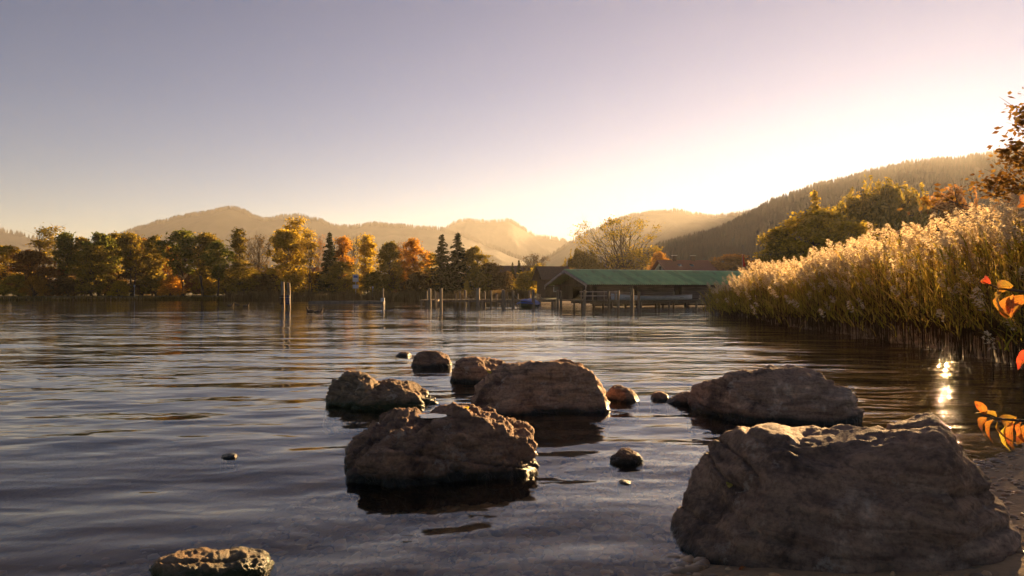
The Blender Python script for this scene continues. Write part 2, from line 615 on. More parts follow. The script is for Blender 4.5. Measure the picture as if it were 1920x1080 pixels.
ground = link("ground", mesh_from("ground", np.stack([GX, GY, GZ], -1).reshape(-1, 3), GF, True, [ground_mat()]))
tag(ground, "gravelly lake bed and shore rising to flat land", kind="structure")

# ------------------------------------------------------------------ the lake surface with real ripples
def wave(x, y):
    h = 0
    for lam, amp, ang, st, far in ((2.3, 0.024, 10, 2.8, 60), (0.95, 0.016, -12, 2.6, 34), (0.42, 0.0095, 16, 2.6, 13)):
        c, s = math.cos(math.radians(ang)), math.sin(math.radians(ang))
        u, v = (x * c + y * s) / (lam * st), (-x * s + y * c) / lam
        fade = np.clip(1.6 - np.hypot(x, y) / far, 0, 1)
        h = h + amp * fade * perlin(np.stack([u + lam * 7, v, 0 * u], -1).reshape(-1, 3)).reshape(x.shape) * 1.3
    # rings running out from the rocks that break the surface
    for cx, cy_, a, r0 in ((-2.85, 6.7, 0.0016, 0.5), (1.0, 6.6, 0.0013, 0.5), (0.95, 5.75, 0.001, 0.3), (-0.9, 5.2, 0.0012, 0.9)):
        r = np.hypot(x - cx, y - cy_)
        msk = np.clip(perlin(np.stack([x * 1.1, y * 1.1, 0 * x + cx], -1).reshape(-1, 3)).reshape(x.shape) * 2.2, 0, 1)
        h = h + a * msk * np.sin(r * 2 * math.pi / 0.17) * np.exp(-((r - r0) / 0.45) ** 2)
    return h

wy = np.concatenate([np.linspace(-8, 2.2, 60, endpoint=False), 2.2 * np.exp(np.arange(0, 1, 1 / 520) * math.log(128 / 2.2)), [128.0]])
wt = np.linspace(-1, 1, 760)
WY, WT = np.meshgrid(wy, wt, indexing='ij')
WX = WT * (np.maximum(WY, 0) * 0.95 + 7)
WZ = wave(WX, WY)
idx = np.arange(WX.size).reshape(WX.shape)
WF = np.stack([idx[:-1, :-1], idx[:-1, 1:], idx[1:, 1:], idx[1:, :-1]], -1).reshape(-1, 4)
water = link("lake_water", mesh_from("lake_water", np.stack([WX, WY, WZ], -1).reshape(-1, 3), WF, True, [water_mat()]))
tag(water, "rippled lake water reflecting the sunset sky", kind="structure")

# ------------------------------------------------------------------ mountains
def mountain_mat(name, a, b_):
    return surf_mat(name, [a, b_], 0.012, 0.95, 0)

M['mtn'] = mountain_mat("forested_slope", (0.030, 0.028, 0.018), (0.075, 0.06, 0.035))

def cones(P, Hs, seed):
    """small conifers: 5-sided cones"""
    r = np.random.default_rng(seed)
    n = len(P)
    k = 5
    a = np.linspace(0, 2 * math.pi, k, endpoint=False)
    R = Hs * r.uniform(0.16, 0.27, n)
    ring = np.stack([np.cos(a), np.sin(a), 0 * a], -1)[None] * R[:, None, None] + P[:, None, :]
    ring[:, :, 2] -= Hs[:, None] * 0.05
    tip = P + np.stack([0 * Hs, 0 * Hs, Hs], -1)
    V = np.concatenate([ring, tip[:, None, :]], 1).reshape(-1, 3)
    base = (np.arange(n) * (k + 1))[:, None]
    Fc = np.stack([np.stack([base[:, 0] + i, base[:, 0] + (i + 1) % k, base[:, 0] + k], -1) for i in range(k)], 1).reshape(-1, 3)
    return V, Fc

def mountain(name, ridge, D, label, slope=1.9, gully=0.10, trees=0, tree_h=(8, 16), ridge_trees=0, seed=0, tilt=0.0, crest=0.0):
    """ridge = photo outline of the crest, D = its real distance (m); the slopes run down before and behind it"""
    ridge = np.array(ridge, float)
    n = 260
    px = np.linspace(ridge[0, 0], ridge[-1, 0], n)
    py = np.interp(px, ridge[:, 0], ridge[:, 1])
    ker = np.ones(5) / 5
    py = np.convolve(np.pad(py, 2, mode='edge'), ker, 'valid')
    Dl = D * (1 + tilt * (px - px.mean()) / 1000.0)
    X = (px - 960) / F * Dl
    Z = EYE + (HORIZ - py) / F * Dl
    Z = Z + crest * perlin(np.stack([X / 60, X * 0 + seed, X * 0], -1)) * np.clip(Z / 100, 0, 1)
    prof = np.concatenate([np.linspace(-1, 0, 46), np.linspace(0, 1, 14)[1:]])
    V = np.zeros((len(prof), n, 3))
    for j, t in enumerate(prof):
        drop = np.abs(t) ** 1.12
        y = Dl + t * Z.max() * slope
        zz = Z * (1 - drop)
        q = np.stack([X / (0.11 * D), y / (0.22 * D), 0 * X + seed], -1)
        zz = zz + gully * Z * fbm(q * 2.2, 4, ridged=True) * (1 - drop) * drop * 2.2
        # keep the same bearing so that the crest stays where it stands
        V[j] = np.stack([X * (1 + 0.0 * t), y, zz - 25 * (np.abs(t) > 0.99)], -1)
    idx = np.arange(len(prof) * n).reshape(len(prof), n)
    Fc = np.stack([idx[:-1, :-1], idx[:-1, 1:], idx[1:, 1:], idx[1:, :-1]], -1).reshape(-1, 4)
    o = link(name, mesh_from(name, V.reshape(-1, 3), Fc, True, [M['mtn']]))
    tag(o, label, kind="structure")
    r = np.random.default_rng(seed + 5)
    P = []
    if trees:
        jj = r.integers(4, 46, trees) + r.uniform(-0.5, 0.5, trees)
        ii = r.uniform(0, n - 1.01, trees)
        P.append((jj, ii))
    if ridge_trees:
        P.append((45 + r.uniform(-0.7, 0.3, ridge_trees), r.uniform(0, n - 1.01, ridge_trees)))
    if P:
        jj = np.clip(np.concatenate([p[0] for p in P]), 0, len(prof) - 1.01)
        ii = np.concatenate([p[1] for p in P])
        j0, i0 = jj.astype(int), ii.astype(int)
        fj, fi = (jj - j0)[:, None], (ii - i0)[:, None]
        pts = (V[j0, i0] * (1 - fj) + V[j0 + 1, i0] * fj) * (1 - fi) + (V[j0, i0 + 1] * (1 - fj) + V[j0 + 1, i0 + 1] * fj) * fi
        hs = r.uniform(*tree_h, len(pts))
        CV, CF = cones(pts, hs, seed)
        f = link(name + "_forest", mesh_from(name + "_forest", CV, CF, False, [M['conifer_far']]))
        tag(f, "distant conifer wood covering " + label, kind="stuff")
    return o

M['conifer_far'] = surf_mat("far_conifers", [(0.022, 0.024, 0.012), (0.07, 0.05, 0.025)], 0.02, 0.95)

mountain("mountain_at_far_left", [(-500, 470), (-200, 425), (0, 434), (30, 440), (60, 447), (140, 475), (260, 520), (330, 545)], 2700,
         "mauve mountain shoulder at the far left edge", seed=1, ridge_trees=500, tree_h=(14, 24))
mountain("mountain_with_pointed_summit", [(60, 520), (150, 478), (250, 434), (300, 420), (350, 408), (390, 402), (415, 396), (435, 393), (455, 397), (480, 411), (505, 414), (530, 410),
          (560, 408), (590, 414), (625, 426), (660, 430), (700, 422), (740, 427), (790, 430), (835, 434), (900, 455), (980, 490), (1060, 535)], 2400,
         "long mauve mountain ridge with a pointed summit at left", seed=2, ridge_trees=2600, tree_h=(9, 20), crest=6)
mountain("flat_topped_mountain", [(700, 540), (780, 470), (830, 433), (850, 421), (870, 415), (890, 417), (930, 418), (948, 415), (958, 416), (980, 430), (1005, 446), (1030, 448), (1060, 454), (1110, 480), (1200, 540)], 3000,
         "pale peach flat-topped mountain in the middle distance", seed=3, ridge_trees=700, tree_h=(12, 22))
mountain("mountain_behind_boathouse", [(940, 540), (1000, 503), (1030, 484), (1060, 464), (1100, 440), (1140, 421), (1180, 408), (1220, 402), (1250, 399), (1275, 399), (1300, 405), (1340, 409), (1380, 404), (1420, 396), (1500, 380), (1700, 360), (1900, 400), (2100, 500)], 2100,
         "golden hazy mountain rising behind the boathouse", seed=4, ridge_trees=2200, tree_h=(9, 17), crest=5)
mountain("wooded_mountain_under_sun", [(1120, 540), (1180, 497), (1230, 468), (1300, 448), (1350, 436), (1400, 411), (1440, 386), (1480, 371), (1530, 353), (1580, 342), (1640, 325), (1700, 312), (1760, 305), (1800, 303), (1840, 297), (1900, 287), (1960, 280), (2100, 262), (2300, 270), (2500, 330), (2700, 440), (2800, 540)], 1300,
         "dark wooded mountainside below the setting sun", seed=5, trees=15000, tree_h=(8, 15), ridge_trees=1800, crest=4, tilt=0.10)

def sun_sphere():
    g = Geo()
    R0 = 15000 * math.tan(math.radians(0.265))
    ph = np.linspace(-math.pi / 2, math.pi / 2, 9)
    g.tube([(0, 0, R0 * math.sin(a)) for a in ph], [max(0.5, R0 * math.cos(a)) for a in ph], 14)
    m, nt, out = new_mat("sun_surface")
    em = N(nt, "ShaderNodeEmission")
    em.inputs[0].default_value = (1.0, 0.86, 0.6, 1)
    em.inputs[1].default_value = 60.0
    tr = N(nt, "ShaderNodeBsdfTransparent")                  # glowing gas: the sun lamp's own light passes
    ad = N(nt, "ShaderNodeAddShader")
    nt.links.new(em.outputs[0], ad.inputs[0])
    nt.links.new(tr.outputs[0], ad.inputs[1])
    nt.links.new(ad.outputs[0], out.inputs[0])
    o = link("sun_disc", g.mesh("sun_disc", [m], True), loc=tuple(SUNV * 15000))
    tag(o, "the low sun standing just above the wooded ridge", kind="structure")
sun_sphere()

# ------------------------------------------------------------------ haze: the evening air
def haze_box():
    g = Geo()
    x0, x1, y0, y1, z0, z1 = -4300, 4300, -350, 4000, -30, 330
    g.box(((x0 + x1) / 2, (y0 + y1) / 2, (z0 + z1) / 2), (x1 - x0, y1 - y0, z1 - z0))
    m, nt, out = new_mat("evening_haze")
    v = N(nt, "ShaderNodeVolumePrincipled")
    v.inputs["Color"].default_value = (0.95, 0.92, 0.89, 1)
    v.inputs["Density"].default_value = 0.000105
    v.inputs["Anisotropy"].default_value = 0.42
    nt.links.new(v.outputs[0], out.inputs["Volume"])
    o = link("haze", g.mesh("haze", [m]))
    tag(o, "thin golden evening haze filling the valley", kind="stuff")
haze_box()

# ------------------------------------------------------------------ rocks in the shallows
RK = [rock_mat("brown_limestone", (0.33, 0.185, 0.105), (0.10, 0.054, 0.032), (0.54, 0.35, 0.22)),
      rock_mat("grey_brown_limestone", (0.30, 0.18, 0.112), (0.09, 0.055, 0.036), (0.54, 0.37, 0.25)),
      rock_mat("mossy_limestone", (0.26, 0.17, 0.095), (0.09, 0.064, 0.033), (0.42, 0.30, 0.185), 0.09, True)]

def vary_by_object(m, lo, hi):
    nt = m.node_tree
    b = next(n for n in nt.nodes if n.type == 'BSDF_PRINCIPLED')
    src = b.inputs["Base Color"].links[0].from_socket
    oi = N(nt, "ShaderNodeObjectInfo")
    mr = N(nt, "ShaderNodeMapRange")
    mr.inputs["To Min"].default_value = lo
    mr.inputs["To Max"].default_value = hi
    nt.links.new(oi.outputs["Random"], mr.inputs["Value"])
    mx = N(nt, "ShaderNodeVectorMath", operation='SCALE')
    nt.links.new(src, mx.inputs[0])
    nt.links.new(mr.outputs[0], mx.inputs["Scale"])
    nt.links.new(mx.outputs[0], b.inputs["Base Color"])
for m_ in RK:
    vary_by_object(m_, 0.8, 1.3)

def rock(name, label, outline, base_py, half, mat=0, n=150, m=110, rough=1.0, power=2.7, lean=0.25, below=0.35, seed=0, facets=8, pool=None, Yc=None, group=None):
    """a boulder lofted along the crest line seen in the photo: outline = crest (photo px), base_py = row of its front waterline"""
    r = np.random.default_rng(seed + 40)
    Yf = depth_of(base_py)
    Yc = Yc or Yf + half * 0.85
    ol = np.array(outline, float)
    Yk = Yc + lean * half * 0.8                             # the crest stands behind the middle
    pm = (ol[0, 0] + ol[-1, 0]) / 2
    az = math.atan((pm - 960) / F)                          # the boulder's own heading: its long side lies across this bearing
    R = Yc / math.cos(az)
    da = np.arctan((ol[:, 0] - 960) / F) - az
    Rk = R + lean * half * 0.8
    X = Rk * np.tan(da)
    Z = EYE + (HORIZ - ol[:, 1]) / F * (Rk / np.cos(da) * np.cos(az + da))
    x0, x1 = X[0] - 0.02 * (X[-1] - X[0]), X[-1] + 0.02 * (X[-1] - X[0])
    size = x1 - x0
    s = -np.cos(np.linspace(0, math.pi, n))                 # stations, closer together at the ends
    xs = (x0 + x1) / 2 + s * size / 2
    H = np.interp(xs, X, Z) * 0.965
    k = np.ones(7) / 7
    H = np.convolve(np.pad(H, 3, mode='edge'), k, 'valid')
    D = half * (1 - np.abs(s) ** 3.2) ** (1 / 2.6)          # half-depth along the crest
    endf = np.clip((1 - np.abs(s)) / 0.05, 0, 1) ** 0.5
    th = np.linspace(0, 2 * math.pi, m, endpoint=False)
    c, sn = np.cos(th), np.sin(th)
    cy_ = np.sign(c) * np.abs(c) ** (2 / power)
    cz_ = np.sign(sn) * np.abs(sn) ** (2 / power)
    zt = np.where(cz_[None] > 0, cz_[None] * H[:, None], cz_[None] * below) * endf[:, None] + (1 - endf[:, None]) * 0.25 * H[:, None]
    yy = cy_[None] * D[:, None] * (1.12 - 0.34 * np.clip(cz_[None], 0, 1) ** 2)
    yy = yy + lean * half * np.clip(zt / max(H.max(), 1e-3), 0, 1)
    P = np.stack([np.repeat(xs[:, None], m, 1), yy, zt], -1)
    ctr = np.array([(x0 + x1) / 2, 0, 0.0])
    Q = P - ctr
    # broken faces: cut the body by a few random planes
    hh = max(H.max(), 0.05)
    for _ in range(facets):
        d = r.normal(size=3)
        d[2] = abs(d[2]) * 0.7
        d /= np.linalg.norm(d)
        ext = (Q @ d)
        off = np.quantile(ext, r.uniform(0.90, 0.975))
        Q = Q - (np.maximum(0, ext - off) * 0.92)[..., None] * d
    gu = np.gradient(Q, axis=0)
    gv = (np.roll(Q, -1, 1) - np.roll(Q, 1, 1))
    nrm = np.cross(gu, gv)
    nrm /= np.linalg.norm(nrm, axis=-1)[..., None] + 1e-9
    if ((nrm * (Q - Q.mean((0, 1)))).sum(-1)).mean() < 0:
        nrm = -nrm
    q = (Q / size).reshape(-1, 3)
    S = min(size, 2.2 * hh + 0.3 * size)
    disp = 0.034 * fbm(q * 2.6 + seed * 3.7, 2) + 0.022 * (fbm(q * np.array((4.5, 4.5, 7.5)) + seed, 6, 0.58, True) - 0.75) + 0.007 * fbm(q * 26 + seed, 4, 0.6)
    # bedding cracks
    lay = perlin(np.stack([q[:, 0] * 1.5 + q[:, 2] * 9 + seed, q[:, 1] * 2, q[:, 2] * 2.5], -1))
    disp = disp - 0.028 * np.exp(-(lay / 0.05) ** 2)
    Q = Q + nrm * (disp.reshape(n, m) * S * rough * np.clip((1 - np.abs(s)) / 0.03, 0, 1)[:, None])[..., None]
    if pool:
        pcx, pcy, pr, pz = pool
        rr = np.hypot((Q[..., 0] - pcx) / pr, (Q[..., 1] - pcy) / (pr * 0.75)) + 0.18 * perlin((Q.reshape(-1, 3)) * 9).reshape(n, m)
        w = np.clip(1.35 - rr, 0, 1) ** 0.7
        front = (np.abs(Q[..., 0] - pcx) < pr * 0.9) & (Q[..., 1] < pcy)
        Q[..., 2] = np.where(front, np.minimum(Q[..., 2], pz + 0.012 + 0.02 * perlin(Q.reshape(-1, 3) * 11).reshape(n, m)), Q[..., 2])
        Q[..., 2] = np.where(Q[..., 2] > 0.3 * hh, np.minimum(Q[..., 2], Q[..., 2] * (1 - w) + (pz - 0.03) * w), Q[..., 2])
    V = Q.reshape(-1, 3)
    a = np.arange(n * m).reshape(n, m)
    b = np.roll(a, -1, 1)
    Fc = np.stack([a[:-1], a[1:], b[1:], b[:-1]], -1).reshape(-1, 4)
    Fl = [tuple(f) for f in Fc] + [tuple(a[0, ::-1]), tuple(a[-1])]
    me = mesh_from(name, V, Fl, True, [RK[mat]])
    o = link(name, me, loc=(R * math.sin(az) + ctr[0] * math.cos(az), R * math.cos(az) - ctr[0] * math.sin(az), 0), rot=(0, 0, -az))
    tag(o, label, "rock", group)
    return o

big = rock("boulder", "largest brown boulder on the shore at the lower right", [(1281, 915), (1288, 862), (1310, 834), (1345, 816), (1400, 803), (1440, 800), (1490, 808), (1560, 806), (1620, 803), (1660, 800), (1700, 788), (1735, 776), (1765, 775), (1785, 800), (1818, 850), (1850, 905), (1876, 955), (1890, 1010)], 1105, 0.72, 1, 260, 190, 0.6, 3.0, 0.14, 0.3, 3, 7)
mid = rock("boulder", "craggy boulder with a rain pool on top in mid water", [(660, 858), (668, 838), (690, 808), (715, 790), (745, 779), (780, 784), (820, 781), (850, 764), (890, 766), (925, 780), (955, 795), (982, 806), (991, 822), (988, 842)], 893, 0.80, 0, 260, 200, 1.55, 3.0, 0.10, 0.35, 8, 6, pool=(-0.07, 0.02, 0.20, 0.40))
rock("boulder", "large dome-shaped boulder standing behind the rock with the pool", [(890, 748), (900, 718), (925, 697), (965, 684), (1010, 676), (1055, 671), (1085, 678), (1110, 697), (1124, 730), (1131, 762)], 776, 0.70, 0, 190, 140, 1.0, 3.0, 0.12, 0.35, 21)
rock("boulder", "long rounded boulder behind the largest boulder at right", [(1297, 760), (1302, 728), (1320, 710), (1360, 698), (1410, 692), (1450, 687), (1500, 686), (1545, 697), (1575, 715), (1595, 735), (1603, 752)], 788, 0.66, 1, 200, 140, 1.0, 2.8, 0.12, 0.35, 33)
rock("boulder", "dark boulder half hidden behind the dome-shaped boulder", [(848, 700), (852, 678), (870, 669), (900, 668), (930, 671), (950, 681), (962, 692)], 717, 0.5, 0, 130, 100, 0.9, 3.0, 0.2, 0.35, 41)
rock("boulder", "low two-humped boulder with green algae, left of the pool rock", [(616, 745), (628, 716), (650, 701), (670, 699), (690, 706), (712, 719), (740, 714), (765, 718), (790, 732), (812, 748)], 765, 0.66, 2, 180, 130, 1.4, 2.6, 0.12, 0.35, 52)
rock("boulder", "smallish round-topped boulder farthest out in the water", [(773, 684), (780, 664), (800, 654), (822, 655), (838, 664), (845, 680)], 689, 0.42, 0, 110, 90, 0.9, 2.8, 0.1, 0.3, 63)
rock("stone", "flat dark stone barely above water left of the farthest boulder", [(742, 667), (752, 660), (762, 659), (771, 665)], 668, 0.2, 1, 50, 40, 1.2, 2.4, 0, 0.2, 71)
rock("stone", "pointed pyramid-like stone between the dome and long boulders", [(1133, 750), (1146, 722), (1160, 712), (1176, 719), (1190, 738), (1197, 750)], 755, 0.26, 0, 90, 70, 0.9, 2.5, 0.1, 0.3, 82)
rock("stone", "small squared stone left of the long rounded boulder", [(1219, 749), (1226, 736), (1238, 733), (1250, 739), (1254, 750)], 753, 0.16, 1, 60, 50, 0.9, 3, 0, 0.2, 90)
rock("stone", "low wedge stone touching the long rounded boulder", [(1250, 752), (1264, 742), (1280, 734), (1300, 733), (1306, 745)], 759, 0.2, 0, 70, 50, 1, 2.6, 0, 0.2, 95)
rock("stone", "small wet stone alone in the water right of the pool rock", [(1145, 860), (1156, 846), (1172, 841), (1190, 845), (1204, 859)], 868, 0.13, 0, 80, 60, 1.2, 2.5, 0, 0.2, 103)
rock("stone", "mossy low rock awash at the bottom left of the picture", [(284, 1066), (296, 1048), (340, 1041), (400, 1040), (450, 1036), (495, 1040), (515, 1058)], 1092, 0.17, 2, 120, 80, 1.3, 3.0, 0, 0.25, 111)
rock("stone", "tiny stone tip breaking the surface left of the pool rock", [(415, 857), (428, 851), (440, 849), (447, 855)], 858, 0.08, 0, 40, 30, 1.2, 2.4, 0, 0.15, 121)
rock("stone", "tiny dark stone tip in front of the lone wet stone", [(1158, 905), (1166, 900), (1176, 901), (1183, 905)], 907, 0.06, 1, 40, 30, 1.2, 2.4, 0, 0.15, 125)

M['pool'] = surf_mat("still_rain_water", [(0.03, 0.024, 0.016), (0.045, 0.035, 0.024)], 2, 0.03, spec=0.6)

# rain water left in the hollow of the craggy boulder
def pool_water():
    g = Geo()
    a = np.linspace(0, 2 * math.pi, 40, endpoint=False)
    rr = 1 + 0.12 * np.sin(3 * a + 1) + 0.08 * np.sin(5 * a)
    ring = np.stack([0.15 * rr * np.cos(a), 0.12 * rr * np.sin(a), 0 * a], -1)
    low = ring * 0.7 - (0, 0, 0.02)
    g.add(np.concatenate([ring, low]), [tuple(range(40))] + [(i, 40 + i, 40 + (i + 1) % 40, (i + 1) % 40) for i in range(40)] + [tuple(range(79, 39, -1))])
    o = link("rain_pool", g.mesh("rain_pool", [M['pool']]), loc=tuple(mid.matrix_basis @ Vector((-0.07, 0.02, 0.396))))
    tag(o, "small pale rain pool in the hollow of the craggy boulder", "puddle")
pool_water()

# ------------------------------------------------------------------ pebbles: lake bed and shore
def pebbles(name, label, pts, sizes, cols, seed):
    r = np.random.default_rng(seed)
    t = (1 + 5 ** 0.5) / 2
    ico = np.array([(-1, t, 0), (1, t, 0), (-1, -t, 0), (1, -t, 0), (0, -1, t), (0, 1, t), (0, -1, -t), (0, 1, -t), (t, 0, -1), (t, 0, 1), (-t, 0, -1), (-t, 0, 1)], float)
    ico /= np.linalg.norm(ico[0])
    f = np.array([(0, 11, 5), (0, 5, 1), (0, 1, 7), (0, 7, 10), (0, 10, 11), (1, 5, 9), (5, 11, 4), (11, 10, 2), (10, 7, 6), (7, 1, 8), (3, 9, 4), (3, 4, 2), (3, 2, 6), (3, 6, 8), (3, 8, 9), (4, 9, 5), (2, 4, 11), (6, 2, 10), (8, 6, 7), (9, 8, 1)])
    # one subdivision
    vs = [tuple(v) for v in ico]
    cache, nf = {}, []
    def midp(a, b):
        k = (min(a, b), max(a, b))
        if k not in cache:
            v = (np.array(vs[a]) + np.array(vs[b])) / 2
            vs.append(tuple(v / np.linalg.norm(v)))
            cache[k] = len(vs) - 1
        return cache[k]
    for a, b, c in f:
        ab, bc, ca = midp(a, b), midp(b, c), midp(c, a)
        nf += [(a, ab, ca), (b, bc, ab), (c, ca, bc), (ab, bc, ca)]
    vs, nf = np.array(vs), np.array(nf)
    n = len(pts)
    sc = np.stack([sizes * r.uniform(0.8, 1.3, n), sizes * r.uniform(0.6, 1.0, n), sizes * r.uniform(0.35, 0.65, n)], -1)
    V = vs[None] * sc[:, None, :] * (1 + 0.13 * r.normal(size=(n, len(vs), 1)))
    an = r.uniform(0, 2 * math.pi, n)
    c, s_ = np.cos(an)[:, None], np.sin(an)[:, None]
    V = np.stack([V[..., 0] * c - V[..., 1] * s_, V[..., 0] * s_ + V[..., 1] * c, V[..., 2]], -1) + pts[:, None, :]
    Fc = (nf[None] + (np.arange(n) * len(vs))[:, None, None]).reshape(-1, 3)
    m, nt, out = new_mat(name)
    b = N(nt, "ShaderNodeBsdfPrincipled")
    g = N(nt, "ShaderNodeNewGeometry")
    c_ = ramp(nt, g.outputs["Random Per Island"], [(i / (len(cols) - 1), cc) for i, cc in enumerate(cols)])
    nt.links.new(c_, b.inputs["Base Color"])
    b.inputs["Roughness"].default_value = 0.45
    nt.links.new(b.outputs[0], out.inputs[0])
    o = link(name, mesh_from(name, V.reshape(-1, 3), Fc, True, [m]))
    tag(o, label, kind="stuff")

def scatter(n, x0, x1, y0, y1, cond, seed):
    r = np.random.default_rng(seed)
    x, y = r.uniform(x0, x1, n), r.uniform(y0, y1, n)
    k = cond(lake_sd(x, y), x, y)
    x, y = x[k], y[k]
    return np.stack([x, y, ground_z(x, y)], -1)

pc = [(0.18, 0.11, 0.055), (0.38, 0.22, 0.10), (0.58, 0.33, 0.14), (0.26, 0.17, 0.10), (0.62, 0.43, 0.25)]
pts = scatter(16000, -5.5, 4.5, 1.8, 8.5, lambda d, x, y: (d < 0.1) & (d > -1.6 - 2.2 * np.random.default_rng(3).random(len(d)) ** 1.5), 31)
pebbles("lake_bed_pebbles", "orange and brown pebbles on the shallow lake bed", pts, np.random.default_rng(1).uniform(0.014, 0.055, len(pts)), pc, 32)
pts = scatter(9000, 0.2, 9.0, 2.0, 9.5, lambda d, x, y: (d > -0.1) & (d < 2.4), 33)
pebbles("shore_pebbles", "wet gravel and pebbles on the shore at right", pts, np.random.default_rng(2).uniform(0.008, 0.034, len(pts)), pc[:4], 34)

# ------------------------------------------------------------------ trees
def leaf_cloud(centres, counts, rad, size, flat, r, droop=0.0):
    C = np.repeat(centres, counts, axis=0)
    R = np.repeat(rad, counts)
    off = r.normal(size=C.shape) * 0.55
    off[:, 2] *= flat
    c = C + off * R[:, None]
    u = rand_dirs(len(c), r)
    u[:, 2] = u[:, 2] * 0.6 - droop
    u /= np.linalg.norm(u, axis=1)[:, None]
    w = np.cross(u, rand_dirs(len(c), r))
    w /= np.linalg.norm(w, axis=1)[:, None] + 1e-9
    s = size * r.uniform(0.6, 1.3, len(c))
    return rhombi(c, u * s[:, None], w * (s * 0.62)[:, None])

def curve_pts(a, b, sag, k=5, r=None, jit=0.0):
    t = np.linspace(0, 1, k)[:, None]
    p = a + (b - a) * t
    p[:, 2] += sag * 4 * (t * (1 - t))[:, 0]
    if r is not None:
        p[1:-1] += r.normal(size=(k - 2, 3)) * jit
    return p

def gen_broadleaf(seed, H, W, z0, prof, K, per, crad, leaf, tr, trunks=1, twigs=0, spread_low=0.5, droop=0.0, flat=0.6):
    """trunk and limbs reaching to leaf clumps spread through the crown volume"""
    r = np.random.default_rng(seed)
    g = Geo()
    t = r.uniform(0.02, 1, K) ** 0.85
    ang = r.uniform(0, 2 * math.pi, K)
    rho = r.uniform(0, 1, K) ** 0.45
    lob = 1 + 0.28 * np.sin(ang * 2 + seed) + 0.2 * np.sin(ang * 3 + seed * 2 + t * 6)
    R = prof(t) * W / 2 * rho * lob
    C = np.stack([R * np.cos(ang), R * np.sin(ang), H * (z0 + (0.985 - z0) * t)], -1)
    tops = []
    for k in range(trunks):
        a0 = r.uniform(0, 6.28)
        b = np.array((0.35 * (trunks > 1) * math.cos(a0), 0.35 * (trunks > 1) * math.sin(a0), -0.3))
        e = np.array((r.normal() * 0.05 * W + b[0] * 3, r.normal() * 0.05 * W + b[1] * 3, H * 0.92))
        p = curve_pts(b, e, 0, 8, r, 0.012 * H)
        rad = np.linspace(tr, tr * 0.16, 8)
        rad[0] *= 1.35
        g.tube(p, rad, 7)
        tops.append(p)
    for i in range(K):
        p = tops[i % trunks]
        h = np.hypot(C[i, 0], C[i, 1])
        za = max(H * z0 * 0.75, C[i, 2] - h * (0.5 + spread_low) - 0.06 * H)
        za = min(za, H * 0.88)
        tt = np.interp(za, p[:, 2], np.arange(len(p)))
        j = min(int(tt), len(p) - 2)
        a = p[j] + (p[j + 1] - p[j]) * (tt - j)
        rr = tr * 0.32 * (1 - za / H) + 0.012
        g.tube(curve_pts(a, C[i], 0.05 * h, 5, r, 0.05 * h + 0.02), np.linspace(rr, 0.012, 5), 4, cap=False)
        for q in range(twigs):
            e = C[i] + r.normal(size=3) * crad * np.array((0.9, 0.9, 0.8)) + np.array((0, 0, 0.4 * crad))
            s0 = a + (C[i] - a) * r.uniform(0.55, 1.0)
            g.tube(curve_pts(s0, e, 0.03, 3), (0.018, 0.012, 0.005), 3, cap=False)
    cr = crad * r.uniform(0.6, 1.35, K)
    cnt = np.maximum(2, (per * r.uniform(0.4, 1.5, K))).astype(int)
    LV, LF = leaf_cloud(C, cnt, cr, leaf, flat, r, droop)
    return g.mesh("trunk", [M['bark']], True), mesh_from("crown", LV, LF, False, [M['bark']])

def gen_spruce(seed, H, W):
    r = np.random.default_rng(seed)
    g = Geo()
    g.tube(curve_pts(np.array((0, 0, -0.3)), np.array((0, 0, H * 0.98)), 0, 6), np.linspace(0.22, 0.02, 6), 6)
    Cs, Us, Ws = [], [], []
    z = 0.06 * H
    while z < H * 0.97:
        f = (1 - z / H)
        R = W / 2 * f ** 0.85 * r.uniform(0.8, 1.15) + 0.08
        nb = int(6 + 6 * f)
        for k in range(nb):
            a = r.uniform(0, 6.283)
            L = R * r.uniform(0.65, 1.12)
            d = np.array((math.cos(a), math.sin(a), 0))
            e = d * L + np.array((0, 0, z - 0.22 * L + 0.03 * H * f))
            s0 = np.array((0, 0, z))
            g.tube(np.stack([s0, (s0 + e) / 2 + (0, 0, 0.05 * L), e]), (0.035, 0.02, 0.006), 3, cap=False)
            m = max(5, int(L * 15))
            t = r.uniform(0.12, 1.02, m)
            P = s0 + (e - s0) * t[:, None] + r.normal(size=(m, 3)) * (0.09, 0.09, 0.05)
            P[:, 2] -= 0.10 * r.random(m)
            side = np.cross(d, (0, 0, 1)) * np.sign(r.normal(size=m))[:, None]
            u = d * 0.6 + side * r.uniform(0.2, 0.9, m)[:, None] + np.array((0, 0, -0.45)) + r.normal(size=(m, 3)) * 0.2
            u /= np.linalg.norm(u, axis=1)[:, None]
            w = np.cross(u, rand_dirs(m, r))
            w /= np.linalg.norm(w, axis=1)[:, None]
            s = r.uniform(0.14, 0.30, m)[:, None]
            Cs.append(P)
            Us.append(u * s)
            Ws.append(w * s * 0.4)
        z += H * 0.021 * r.uniform(0.7, 1.3)
    LV, LF = rhombi(np.concatenate(Cs), np.concatenate(Us), np.concatenate(Ws))
    return g.mesh("trunk", [M['bark']], True), mesh_from("crown", LV, LF, False, [M['bark']])

